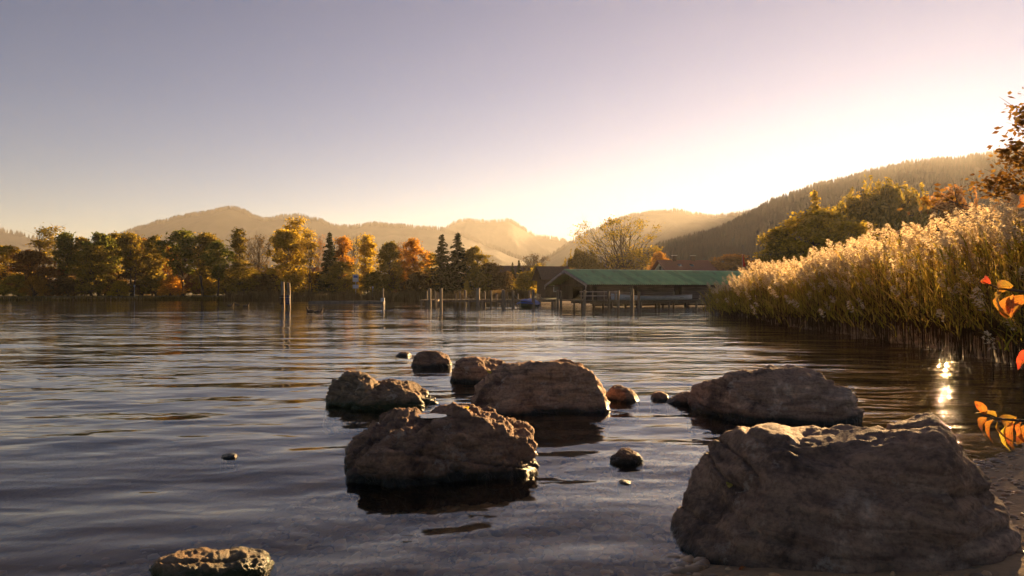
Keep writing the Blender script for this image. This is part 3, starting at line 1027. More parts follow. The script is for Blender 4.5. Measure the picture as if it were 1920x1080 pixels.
def gen_willow(seed, H, W, strands=700):
    r = np.random.default_rng(seed)
    g = Geo()
    p = curve_pts(np.array((0, 0, -0.3)), np.array((0.2, 0, H * 0.6)), 0, 6, r, 0.1)
    g.tube(p, np.linspace(0.5, 0.22, 6), 8)
    Cs, Us, Ws = [], [], []
    tips = []
    for k in range(34):
        a = r.uniform(0, 6.283)
        h = r.uniform(0.15, 1) ** 0.6 * W / 2
        e = np.array((h * math.cos(a), h * math.sin(a), H * (0.98 - 0.36 * (h / (W / 2)) ** 2) * r.uniform(0.68, 1.0)))
        g.tube(curve_pts(p[3 + k % 3], e, 0.10 * H, 6, r, 0.12), np.linspace(0.13, 0.02, 6), 4, cap=False)
        tips.append((p[3 + k % 3], e))
    for k in range(strands):
        a0, e = tips[k % len(tips)]
        t = r.uniform(0.45, 1.0)
        s0 = a0 + (e - a0) * t + r.normal(size=3) * (0.85, 0.85, 0.35)
        s0[2] += 0.10 * H * 4 * t * (1 - t)
        L = r.uniform(0.18, 0.5) * H
        L = min(L, s0[2] - 0.6)
        m = int(26 * L / 3) + 6
        q = r.uniform(0, 1, m)
        out = np.array((s0[0], s0[1], 0.0))
        out /= np.linalg.norm(out) + 1e-6
        P = s0 + out * (0.5 * q ** 0.6)[:, None] + np.stack([0 * q, 0 * q, -L * q + 0.25 * np.sqrt(q)], -1) + r.normal(size=(m, 3)) * 0.10
        u = np.stack([r.normal(size=m) * 0.6 - 0.12, r.normal(size=m) * 0.6, -np.ones(m) * np.clip(q * 4, 0.1, 1)], -1)
        u /= np.linalg.norm(u, axis=1)[:, None]
        w = np.cross(u, rand_dirs(m, r))
        w /= np.linalg.norm(w, axis=1)[:, None]
        s = r.uniform(0.16, 0.34, m)[:, None]
        Cs.append(P)
        Us.append(u * s)
        Ws.append(w * s * 0.33)
    LV, LF = rhombi(np.concatenate(Cs), np.concatenate(Us), np.concatenate(Ws))
    return g.mesh("trunk", [M['bark']], True), mesh_from("crown", LV, LF, False, [M['bark']])

def p_alder(t): return np.clip(np.sin(math.pi * np.clip(t, 0, 1) ** 1.25 * 0.93 + 0.12), 0.1, 1)
def p_round(t): return np.sqrt(np.clip(1 - (2 * t - 0.9) ** 2 / 1.25, 0.05, 1))
def p_poplar(t): return np.clip(0.55 + 0.6 * t - 1.0 * np.maximum(0, t - 0.62) * 1.9, 0.15, 1)
def p_fan(t): return np.clip(0.25 + 0.95 * t - 1.6 * np.maximum(0, t - 0.75), 0.2, 1)
def p_bush(t): return np.sqrt(np.clip(1 - t ** 2, 0.03, 1))

KIND = {}
def kind(name, H, W, makers):
    KIND[name] = (H, W, [mk() for mk in makers])
kind('alder', 12, 6, [lambda s=s: gen_broadleaf(s, 12, 6.4, 0.30, p_alder, 95, 85, 0.85, 0.21, 0.20, 1 + s % 2, 0, 0.4, 0, 0.5) for s in (1, 2, 3, 4)])
kind('round', 12, 7.5, [lambda s=s: gen_broadleaf(s, 12, 7.5, 0.08, p_round, 135, 85, 0.95, 0.21, 0.24, 1, 0, 0.5) for s in (11, 12, 13, 14)])
kind('poplar', 12, 3.6, [lambda s=s: gen_broadleaf(s, 12, 3.6, 0.16, p_poplar, 85, 60, 0.62, 0.18, 0.15, 1, 0, 1.2, 0, 0.9) for s in (21, 22)])
kind('birch', 12, 4, [lambda s=s: gen_broadleaf(s, 12, 4, 0.25, p_poplar, 70, 36, 0.65, 0.16, 0.11, 2, 3, 1.0, 0.3) for s in (31, 32)])
kind('bare', 12, 7, [lambda s=s: gen_broadleaf(s, 12, 7, 0.22, p_fan, 90, 16, 0.85, 0.15, 0.22, 1, 9, 0.9) for s in (41, 42)])
kind('spruce', 12, 5.4, [lambda s=s: gen_spruce(s, 12, 5.4) for s in (51, 52)])
kind('willow', 12, 13, [lambda s=s: gen_willow(s, 12, 13) for s in (61, 62)])
kind('bush', 4, 5, [lambda s=s: gen_broadleaf(s, 4, 5, 0.05, p_bush, 60, 80, 0.65, 0.18, 0.07, 3, 0, 0.6) for s in (71, 72, 73)])
kind('fan', 12, 13, [lambda: gen_broadleaf(81, 12, 13, 0.20, p_fan, 120, 46, 0.95, 0.15, 0.24, 3, 6, 0.75)])

LM = {
    'green': leaf_mat("dark_green_leaves", [(0.081, 0.099, 0.017), (0.173, 0.189, 0.031), (0.252, 0.221, 0.034)], 0.66),
    'olive': leaf_mat("olive_leaves", [(0.133, 0.116, 0.020), (0.287, 0.222, 0.034), (0.442, 0.297, 0.043)], 0.66),
    'yellow': leaf_mat("yellow_green_leaves", [(0.240, 0.195, 0.022), (0.450, 0.315, 0.038), (0.630, 0.420, 0.045)], 0.66),
    'gold': leaf_mat("golden_leaves", [(0.285, 0.205, 0.022), (0.513, 0.356, 0.031), (0.684, 0.482, 0.046)], 0.66),
    'orange': leaf_mat("orange_leaves", [(0.315, 0.154, 0.021), (0.567, 0.270, 0.030), (0.693, 0.378, 0.045)], 0.66),
    'rust': leaf_mat("rust_brown_leaves", [(0.162, 0.079, 0.025), (0.324, 0.146, 0.036), (0.475, 0.225, 0.054)], 0.66),
    'dark': leaf_mat("dusky_brown_leaves", [(0.086, 0.058, 0.024), (0.162, 0.104, 0.035), (0.238, 0.146, 0.044)], 0.66),
    'spruce': leaf_mat("spruce_needles", [(0.022, 0.031, 0.012), (0.045, 0.053, 0.017), (0.070, 0.070, 0.022)], 0.25),
}
_ct = {}
def tree(px, top, Y, wpx, kd, colr, name, label, group=None, base=None, rot=None, bark='bark'):
    H0, W0, var = KIND[kd]
    i = _ct.get(kd, 0)
    _ct[kd] = i + 1
    tm, cm = var[i % len(var)]
    x = (px - 960) / F * Y
    zb = float(ground_z(np.array([x]), np.array([Y]))[0]) if base is None else base
    h = EYE + (HORIZ - top) / F * Y - zb
    w = wpx / F * Y
    sx, sz = w / W0, h / H0
    e = bpy.data.objects.new(name, None)
    COL.objects.link(e)
    e.empty_display_size = 0.5
    e.location = (x, Y, zb)
    e.rotation_euler = (0, 0, rot if rot is not None else (i * 2.4 + px * 0.37) % 6.28)
    e.scale = (sx, sx, sz)
    tag(e, label, "bush" if kd == 'bush' else "tree", group)
    t = link("trunk", tm, e)
    obj_mat(t, M[bark])
    c = link("crown", cm, e)
    obj_mat(c, LM[colr])
    return e

G1, G2 = "trees along the far shore", "bushes along the far shore"
for a in [
    # px, top row, depth, width px, kind, colour, name, label
    (8, 462, 128, 80, 'round', 'yellow', 'leafy_tree', "yellow-green tree cut by the left edge of the picture"),
    (58, 470, 124, 66, 'round', 'rust', 'leafy_tree', "rust-brown rounded tree second from the left edge"),
    (93, 426, 132, 62, 'birch', 'olive', 'birch_tree', "tall sparse tree with thin top rising above its left neighbours"),
    (124, 437, 127, 46, 'alder', 'green', 'alder_tree', "slim dark green alder right of the tall sparse tree"),
    (152, 445, 130, 50, 'alder', 'olive', 'alder_tree', "olive alder at the left end of the level row of crowns"),
    (172, 462, 122, 62, 'round', 'olive', 'leafy_tree', "olive low-branched tree in front of the alder row"),
    (188, 437, 129, 58, 'alder', 'green', 'alder_tree', "broad dark alder with thick trunk, highest of the level row"),
    (216, 438, 133, 48, 'alder', 'olive', 'alder_tree', "olive alder just right of the thick-trunked alder"),
    (246, 438, 128, 56, 'alder', 'olive', 'alder_tree', "olive-brown alder in the middle of the left shore row"),
    (268, 447, 131, 40, 'alder', 'rust', 'alder_tree', "narrow rust-tinged alder in the left shore row"),
    (290, 442, 127, 44, 'alder', 'olive', 'alder_tree', "olive alder with a flat top at the right end of the level row"),
    (312, 462, 134, 50, 'round', 'orange', 'leafy_tree', "orange tree glowing in the gap left of the umbrella alders"),
    (343, 433, 126, 66, 'alder', 'green', 'alder_tree', "umbrella-crowned alder with several bare stems, left of a pair"),
    (384, 438, 127, 62, 'alder', 'olive', 'alder_tree', "umbrella-crowned alder with bare stem, right of a pair"),
    (408, 453, 121, 48, 'alder', 'green', 'alder_tree', "small round-headed alder with one dark trunk at the water"),
    (447, 431, 128, 36, 'poplar', 'olive', 'poplar_tree', "narrow upright poplar left of the bare purple-brown tree"),
    (486, 442, 127, 58, 'bare', 'dark', 'bare_tree', "nearly leafless purple-brown tree left of the big golden tree"),
    (452, 490, 122, 66, 'round', 'olive', 'leafy_tree', "low olive tree below the narrow poplar"),
    (538, 432, 124, 74, 'round', 'gold', 'leafy_tree', "big golden-yellow tree behind the twin sleeved posts"),
    (553, 409, 140, 50, 'birch', 'gold', 'birch_tree', "pale gold sparse tree rising above the big golden tree"),
    (578, 430, 125, 40, 'birch', 'yellow', 'birch_tree', "yellow-green twin-stemmed tree right of the big golden tree"),
    (598, 440, 130, 28, 'bare', 'rust', 'bare_tree', "slender bare birch left of the single dark spruce", None, None, None, 'birch_bark'),
    (618, 431, 124, 58, 'spruce', 'spruce', 'spruce_tree', "single dark spruce among golden trees on the left shore"),
    (641, 445, 128, 36, 'poplar', 'orange', 'poplar_tree', "orange upright tree right of the single dark spruce"),
    (663, 444, 132, 42, 'bare', 'gold', 'bare_tree', "thin half-bare golden tree above the white signs"),
    (689, 442, 127, 42, 'poplar', 'gold', 'poplar_tree', "tall golden columnar tree right of the white signs"),
    (640, 492, 121, 56, 'round', 'olive', 'leafy_tree', "low olive tree in front of the orange upright tree"),
    (731, 456, 124, 56, 'round', 'olive', 'leafy_tree', "rounded olive-gold tree midway along the shore"),
    (774, 449, 126, 52, 'round', 'orange', 'leafy_tree', "orange-brown tree left of the pair of spruces"),
    (752, 452, 136, 30, 'bare', 'rust', 'bare_tree', "wispy bare tree between the olive-gold and orange-brown trees"),
    (806, 475, 128, 36, 'round', 'olive', 'leafy_tree', "small olive tree touching the left spruce of the pair"),
    (829, 436, 121, 64, 'spruce', 'spruce', 'spruce_tree', "left spruce of the dark pair at mid shore"),
    (858, 432, 123, 74, 'spruce', 'spruce', 'spruce_tree', "right and taller spruce of the dark pair at mid shore"),
    (889, 463, 126, 48, 'alder', 'olive', 'leafy_tree', "olive tree leaning out right of the pair of spruces"),
    (918, 494, 124, 46, 'round', 'dark', 'leafy_tree', "dusky low tree left of the brown-roofed house"),
    (961, 490, 136, 22, 'spruce', 'spruce', 'spruce_tree', "smaller left one of two little conifers by the house roof"),
    (973, 485, 137, 26, 'spruce', 'spruce', 'spruce_tree', "taller right one of two little conifers by the house roof"),
    (1002, 477, 134, 50, 'bare', 'dark', 'bare_tree', "small bare spreading tree left of the boathouse gable"),
    (945, 512, 122, 60, 'bush', 'dark', 'bush', "dusky bush in front of the brown-roofed house"),
    (985, 512, 118, 56, 'bush', 'yellow', 'bush', "yellow-green bush between the house and the boathouse"),
    (1012, 500, 120, 44, 'bush', 'olive', 'bush', "olive bush close to the left of the boathouse"),
    (875, 528, 117, 14, 'bush', 'gold', 'bush', "tiny bright yellow bush at the foot of the spruces"),
    (1170, 414, 172, 172, 'fan', 'olive', 'spreading_tree', "wide half-bare tree with fanning limbs behind the boathouse"),
    (1096, 456, 165, 70, 'willow', 'olive', 'leafy_tree', "drooping olive tree over the left end of the green roof"),
    (1236, 474, 165, 34, 'round', 'orange', 'leafy_tree', "little orange tree left of the red-roofed house"),
    (1062, 505, 130, 40, 'bush', 'dark', 'bush', "dark bush just above the boathouse gable"),
    (1375, 478, 190, 110, 'round', 'rust', 'leafy_tree', "hazy brown tree right of the red-roofed house"),
    (1330, 490, 200, 60, 'round', 'dark', 'leafy_tree', "far hazy tree touching the red roof's right end"),
    (1462, 432, 84, 80, 'round', 'olive', 'leafy_tree', "rounded olive tree at the left of the group behind the reeds"),
    (1528, 350, 86, 84, 'spruce', 'gold', 'larch_tree', "golden larch with pointed tip behind the reeds"),
    (1530, 398, 82, 140, 'round', 'gold', 'leafy_tree', "broad golden-brown tree below the pointed larch"),
    (1640, 312, 142, 195, 'willow', 'olive', 'willow_tree', "large drooping willow left of the sun"),
    (1752, 336, 146, 175, 'willow', 'rust', 'willow_tree', "rust-brown willow directly below the sun"),
    (30, 518, 121, 50, 'bush', 'yellow', 'bush', "bright yellow-green bush near the left edge"),
    (66, 520, 120, 40, 'bush', 'orange', 'bush', "orange bush below the rust-brown rounded tree"),
    (225, 528, 122, 40, 'bush', 'gold', 'bush', "golden bush under the middle of the alder row"),
    (320, 520, 124, 44, 'bush', 'orange', 'bush', "orange bush under the gap left of the umbrella alders"),
    (366, 508, 134, 50, 'bush', 'gold', 'bush', "glowing golden bush between the umbrella alder stems"),
    (398, 505, 136, 54, 'bush', 'yellow', 'bush', "glowing yellow bush behind the small round-headed alder"),
    (590, 515, 128, 44, 'bush', 'gold', 'bush', "golden bush right of the twin sleeved posts"),
    (700, 512, 121, 56, 'bush', 'olive', 'bush', "olive bush under the golden columnar tree"),
    (785, 512, 120, 56, 'bush', 'dark', 'bush', "dusky bush under the orange-brown tree"),
    (100, 505, 126, 90, 'bush', 'rust', 'bush', "rusty brown thicket left of the slim dark green alder"),
    (165, 512, 128, 80, 'bush', 'olive', 'bush', "olive thicket below the left end of the alder row"),
    (198, 508, 132, 90, 'bush', 'dark', 'bush', "dark thicket behind the thick-trunked alder"),
    (258, 508, 130, 90, 'bush', 'dark', 'bush', "dusky thicket below the middle of the alder row"),
    (290, 515, 127, 70, 'bush', 'olive', 'bush', "olive thicket below the right end of the alder row"),
    (340, 512, 132, 60, 'bush', 'rust', 'bush', "rusty thicket behind the left umbrella alder"),
    (430, 510, 130, 76, 'bush', 'olive', 'bush', "olive thicket right of the small round-headed alder"),
    (475, 505, 130, 80, 'bush', 'rust', 'bush', "rusty thicket below the nearly leafless tree"),
    (555, 508, 130, 70, 'bush', 'olive', 'bush', "olive thicket below the big golden tree"),
    (620, 510, 128, 60, 'bush', 'dark', 'bush', "dark thicket at the foot of the single dark spruce"),
    (668, 516, 130, 60, 'bush', 'gold', 'bush', "golden thicket beside the white signs"),
    (745, 508, 130, 80, 'bush', 'rust', 'bush', "rusty thicket between the olive-gold and orange-brown trees"),
    (815, 510, 127, 70, 'bush', 'olive', 'bush', "olive thicket left of the pair of spruces"),
    (895, 510, 122, 60, 'bush', 'olive', 'bush', "olive thicket right of the pair of spruces"),
    (130, 515, 124, 60, 'bush', 'dark', 'bush', "dark bush below the slim dark green alder"),
    (500, 515, 122, 60, 'bush', 'dark', 'bush', "dark bush left of the twin sleeved posts"),
]:
    kd = a[4]
    tree(a[0], a[1], a[2], a[3], kd, a[5], a[6], a[7], (G2 if kd == 'bush' else G1) if a[2] > 110 and a[0] < 1030 else None,
         *(a[9:] if len(a) > 9 else ()))

# ------------------------------------------------------------------ reeds
def blades(base, azim, lean, L, width, bend, segs, r):
    """bent tapering strips: returns quads"""
    n = len(base)
    t = np.linspace(0, 1, segs + 1)[None, :, None]
    d = np.stack([np.cos(azim), np.sin(azim), 0 * azim], -1)[:, None, :]
    up = np.array((0, 0, 1.0))
    ang = (lean[:, None, None] + bend[:, None, None] * t)
    step = (np.sin(ang) * d + np.cos(ang) * up) * (L / segs)[:, None, None]
    P = base[:, None, :] + np.concatenate([np.zeros((n, 1, 3)), np.cumsum(step[:, :-1], 1)], 1)
    a2 = r.uniform(0, 2 * math.pi, n)
    w = np.stack([np.cos(a2), np.sin(a2), 0 * a2], -1)[:, None, :] * width[:, None, None] * (1 - 0.9 * t ** 1.5)
    V = np.stack([P - w, P + w], 2)
    k = segs + 1
    b = (np.arange(n) * k * 2)[:, None]
    s = np.arange(segs)[None] * 2
    Fc = np.stack([b + s, b + s + 1, b + s + 3, b + s + 2], -1).reshape(-1, 4)
    return V.reshape(-1, 3), Fc, P

M['reed_stem'] = leaf_mat("reed_stems", [(0.06, 0.037, 0.017), (0.10, 0.062, 0.028), (0.15, 0.095, 0.042)], 0.04)
M['reed_leaf'] = leaf_mat("reed_leaves", [(0.28, 0.24, 0.03), (0.46, 0.35, 0.045), (0.56, 0.39, 0.07), (0.52, 0.30, 0.09)], 0.62)
M['reed_plume'] = leaf_mat("reed_plumes", [(0.55, 0.40, 0.22), (0.74, 0.57, 0.35), (0.85, 0.70, 0.46)], 0.62)

EDGE = np.array([(10, 8.9), (12, 9.8), (14, 10.4), (17, 11.2), (21.5, 11.6), (29, 12.3), (45.5, 13.5), (50, 15.5)])

def reed_bed(n, seed):
    r = np.random.default_rng(seed)
    y = r.uniform(12.2, 49, n)
    y = y[r.random(n) < np.interp(y, (13, 23, 30), (0.42, 0.5, 1.0))]
    n = len(y)
    x = np.interp(y, EDGE[:, 0], EDGE[:, 1]) + np.interp(y, (12, 22, 30, 48), (2.4, 2.8, 5, 8.5)) * r.random(n) ** 1.5 + 0.35 * r.normal(size=n) + 0.5 * perlin(np.stack([y * 0.45, y * 0, y * 0], -1))
    gap = perlin(np.stack([x * 0.55 + 9, y * 0.55, 0 * x], -1))
    k = r.random(n) < np.where(gap < -0.18, 0.3, 1.0)
    x, y = x[k], y[k]
    n = len(x)
    z = np.minimum(ground_z(x, y), 0.3)
    patch = 0.45 * perlin(np.stack([x * 1.0, y * 1.0, 0 * x + 4], -1)) + perlin(np.stack([x * 0.3, y * 0.3, 0 * x], -1))
    H = (r.uniform(2.45, 3.4, n) + 0.65 * patch) * np.interp(y, (18, 30, 47), (1, 0.90, 0.62))
    H *= np.where(r.random(n) < 0.16, r.uniform(0.5, 0.8, n), 1)
    base = np.stack([x, y, z - 0.1], -1)
    az = math.pi + r.normal(size=n) * 0.9                    # wind leans them to the left
    lean = np.abs(r.normal(size=n)) * 0.075 + np.where(r.random(n) < 0.06, r.uniform(0.3, 1.1, n), 0)
    VV, FF, MM, off = [], [], [], 0
    def put(V, Fc, m):
        nonlocal off
        VV.append(V)
        FF.append(Fc + off)
        MM.append(np.full(len(Fc), m))
        off += len(V)
    V, Fc, P = blades(base, az, lean, H, np.full(n, 0.0085), r.uniform(0.02, 0.16, n), 5, r)
    put(V, Fc, 0)
    V, Fc, _ = blades(base + (0.004, 0.003, 0), az, lean, H, np.full(n, 0.0085), r.uniform(0.02, 0.16, n), 5, r)
    put(V, Fc, 0)
    # leaves
    for k in range(7):
        t = r.uniform(0.28, 0.93, n)
        j = np.minimum((t * 5).astype(int), 4)
        f = (t * 5 - j)[:, None]
        b = P[np.arange(n), j] * (1 - f) + P[np.arange(n), j + 1] * f
        V, Fc, _ = blades(b, math.pi + r.normal(size=n) * 1.1, r.uniform(0.25, 0.8, n), r.uniform(0.3, 0.62, n), r.uniform(0.011, 0.022, n), r.uniform(0.5, 1.7, n), 3, r)
        put(V, Fc, 1)
    # feathery nodding plumes
    keep = np.where((r.random(n) < np.interp(y, (34, 46), (0.74, 0.25))) & (H > 1.7))[0]
    S = 46
    q = r.uniform(0, 1, (len(keep), S))
    L = r.uniform(0.24, 0.42, len(keep))[:, None]
    a = az[keep][:, None]
    nod = 0.9 * q ** 1.6
    tip = P[keep, -1]
    d = np.stack([np.cos(a) + 0 * q, np.sin(a) + 0 * q, 0 * q], -1)
    wid = 0.085 * np.sin(math.pi * np.clip(q * 0.86 + 0.12, 0, 1)) ** 0.8
    c = tip[:, None, :] + d * (L * nod * 0.55)[..., None] + np.stack([0 * q, 0 * q, L * (q - 0.18 * nod) - 0.05], -1)
    o = rand_dirs(c.shape[0] * S, r).reshape(c.shape) * wid[..., None]
    o[..., 2] *= 0.7
    c = c + o + d * (wid * 0.5)[..., None]
    u = d * 0.7 + o / (wid[..., None] + 1e-6) * 0.6 + np.array((0, 0, -0.15)) + r.normal(size=c.shape) * 0.3
    u /= np.linalg.norm(u, axis=-1)[..., None]
    w = np.cross(u, rand_dirs(u.shape[0] * S, r).reshape(u.shape))
    w /= np.linalg.norm(w, axis=-1)[..., None] + 1e-9
    sz = r.uniform(0.026, 0.058, q.shape)[..., None]
    V, Fc = rhombi(c.reshape(-1, 3), (u * sz).reshape(-1, 3), (w * sz * 0.3).reshape(-1, 3))
    put(V, Fc, 2)
    me = mesh_from("reed_bed", np.concatenate(VV), np.concatenate(FF), False, [M['reed_stem'], M['reed_leaf'], M['reed_plume']], np.concatenate(MM))
    o = link("reed_bed", me)
    tag(o, "tall reeds with glowing feathery plumes along the right shore", kind="stuff")

reed_bed(7000, 5)

def reed_belt(name, label, n, xs, ys, hr, mat, seed, wid=0.03):
    r = np.random.default_rng(seed)
    t = r.uniform(0, 1, n)
    x = np.interp(t, np.linspace(0, 1, len(xs)), xs)
    y = np.interp(t, np.linspace(0, 1, len(ys)), ys) + 2.6 * r.random(n) ** 1.3
    z = np.maximum(ground_z(x, y), -0.3)
    H = r.uniform(*hr, n) * (1 + 0.25 * perlin(np.stack([x * 0.4, y * 0.4, 0 * x], -1)))
    V, Fc, _ = blades(np.stack([x, y, z], -1), r.uniform(0, 6.28, n), np.abs(r.normal(size=n)) * 0.12, H, np.full(n, wid), r.uniform(0, 0.4, n), 3, r)
    o = link(name, mesh_from(name, V, Fc, False, [M[mat]]))
    tag(o, label, kind="stuff")

def gap_filler(n, seed):  # dark undergrowth added so that bright gaps between the stems turn dark
    r = np.random.default_rng(seed)
    y = r.uniform(11.5, 48, n)
    x = np.interp(y, EDGE[:, 0], EDGE[:, 1]) + np.interp(y, (12, 22, 30, 48), (1.6, 2.2, 3.5, 5)) + r.random(n) * 4.5
    z = np.minimum(ground_z(x, y), 0.5)
    V, Fc, _ = blades(np.stack([x, y, z - 0.05], -1), r.uniform(0, 6.28, n), np.abs(r.normal(size=n)) * 0.35, r.uniform(0.6, 1.5, n), np.full(n, 0.022), r.uniform(0, 0.9, n), 3, r)
    o = link("reed_gap_filler", mesh_from("reed_gap_filler", V, Fc, False, [M['gap_blade']]))
    tag(o, "low brown blades added behind the reed bed to darken its gaps", kind="stuff")
M['gap_blade'] = leaf_mat("dark_gap_blades", [(0.05, 0.032, 0.015), (0.10, 0.065, 0.03), (0.15, 0.10, 0.045)], 0.2)
gap_filler(9000, 15)

M['belt'] = leaf_mat("dry_reed_belt", [(0.10, 0.065, 0.028), (0.18, 0.12, 0.05), (0.26, 0.18, 0.08)], 0.4)
M['bank_grass'] = leaf_mat("bank_grass", [(0.06, 0.05, 0.014), (0.14, 0.10, 0.025), (0.26, 0.19, 0.04)], 0.45)
reed_belt("reed_belt", "low brown belt of reeds along the middle of the far shore", 9000, (-47, -25, -4, 2.5), (110.5, 109.5, 105, 91), (1.3, 1.9), 'belt', 8)
reed_belt("bank_grass", "rough grass along the left part of the far bank", 7000, (-110, -60, -44), (113.5, 112.2, 110.8), (0.4, 0.9), 'bank_grass', 9)

# ------------------------------------------------------------------ boathouse
def empty(name, loc, rz=0.0, label=None, cat=None, group=None):
    e = bpy.data.objects.new(name, None)
    COL.objects.link(e)
    e.location = loc
    e.rotation_euler = (0, 0, rz)
    e.empty_display_size = 0.4
    return tag(e, label, cat, group)

def stain(m, col, scale, stretch, lo, hi):
    nt = m.node_tree
    b = next(n for n in nt.nodes if n.type == 'BSDF_PRINCIPLED')
    src = b.inputs["Base Color"].links[0].from_socket
    g = N(nt, "ShaderNodeNewGeometry")
    mp = N(nt, "ShaderNodeMapping")
    mp.inputs["Scale"].default_value = stretch
    nt.links.new(g.outputs["Position"], mp.inputs[0])
    nz = N(nt, "ShaderNodeTexNoise")
    nz.inputs["Scale"].default_value = scale
    nz.inputs["Detail"].default_value = 8
    nt.links.new(mp.outputs[0], nz.inputs[0])
    mr = N(nt, "ShaderNodeMapRange")
    mr.inputs["From Min"].default_value = lo
    mr.inputs["From Max"].default_value = hi
    mr.inputs["To Max"].default_value = 0.7
    nt.links.new(nz.outputs[0], mr.inputs["Value"])
    mx = N(nt, "ShaderNodeMix", data_type='RGBA')
    nt.links.new(mr.outputs[0], mx.inputs[0])
    nt.links.new(src, mx.inputs[6])
    mx.inputs[7].default_value = (*col, 1)
    nt.links.new(mx.outputs[2], b.inputs["Base Color"])
stain(M['green_roof'], (0.26, 0.22, 0.10), 0.9, (1.6, 0.35, 0.35), 0.55, 0.75)
stain(M['plank'], (0.06, 0.045, 0.035), 1.2, (0.5, 0.5, 1.6), 0.52, 0.66)
vary_by_object(M['green_roof'], 0.8, 1.2)
vary_by_object(M['plank'], 0.6, 1.25)
vary_by_object(M['dark_plank'], 0.6, 1.3)
vary_by_object(M['post'], 0.7, 1.3)

def part(name, parent, mat, build, smooth=False, **kw):
    g = Geo()
    build(g)
    return link(name, g.mesh(name, [mat], smooth), parent, **kw)

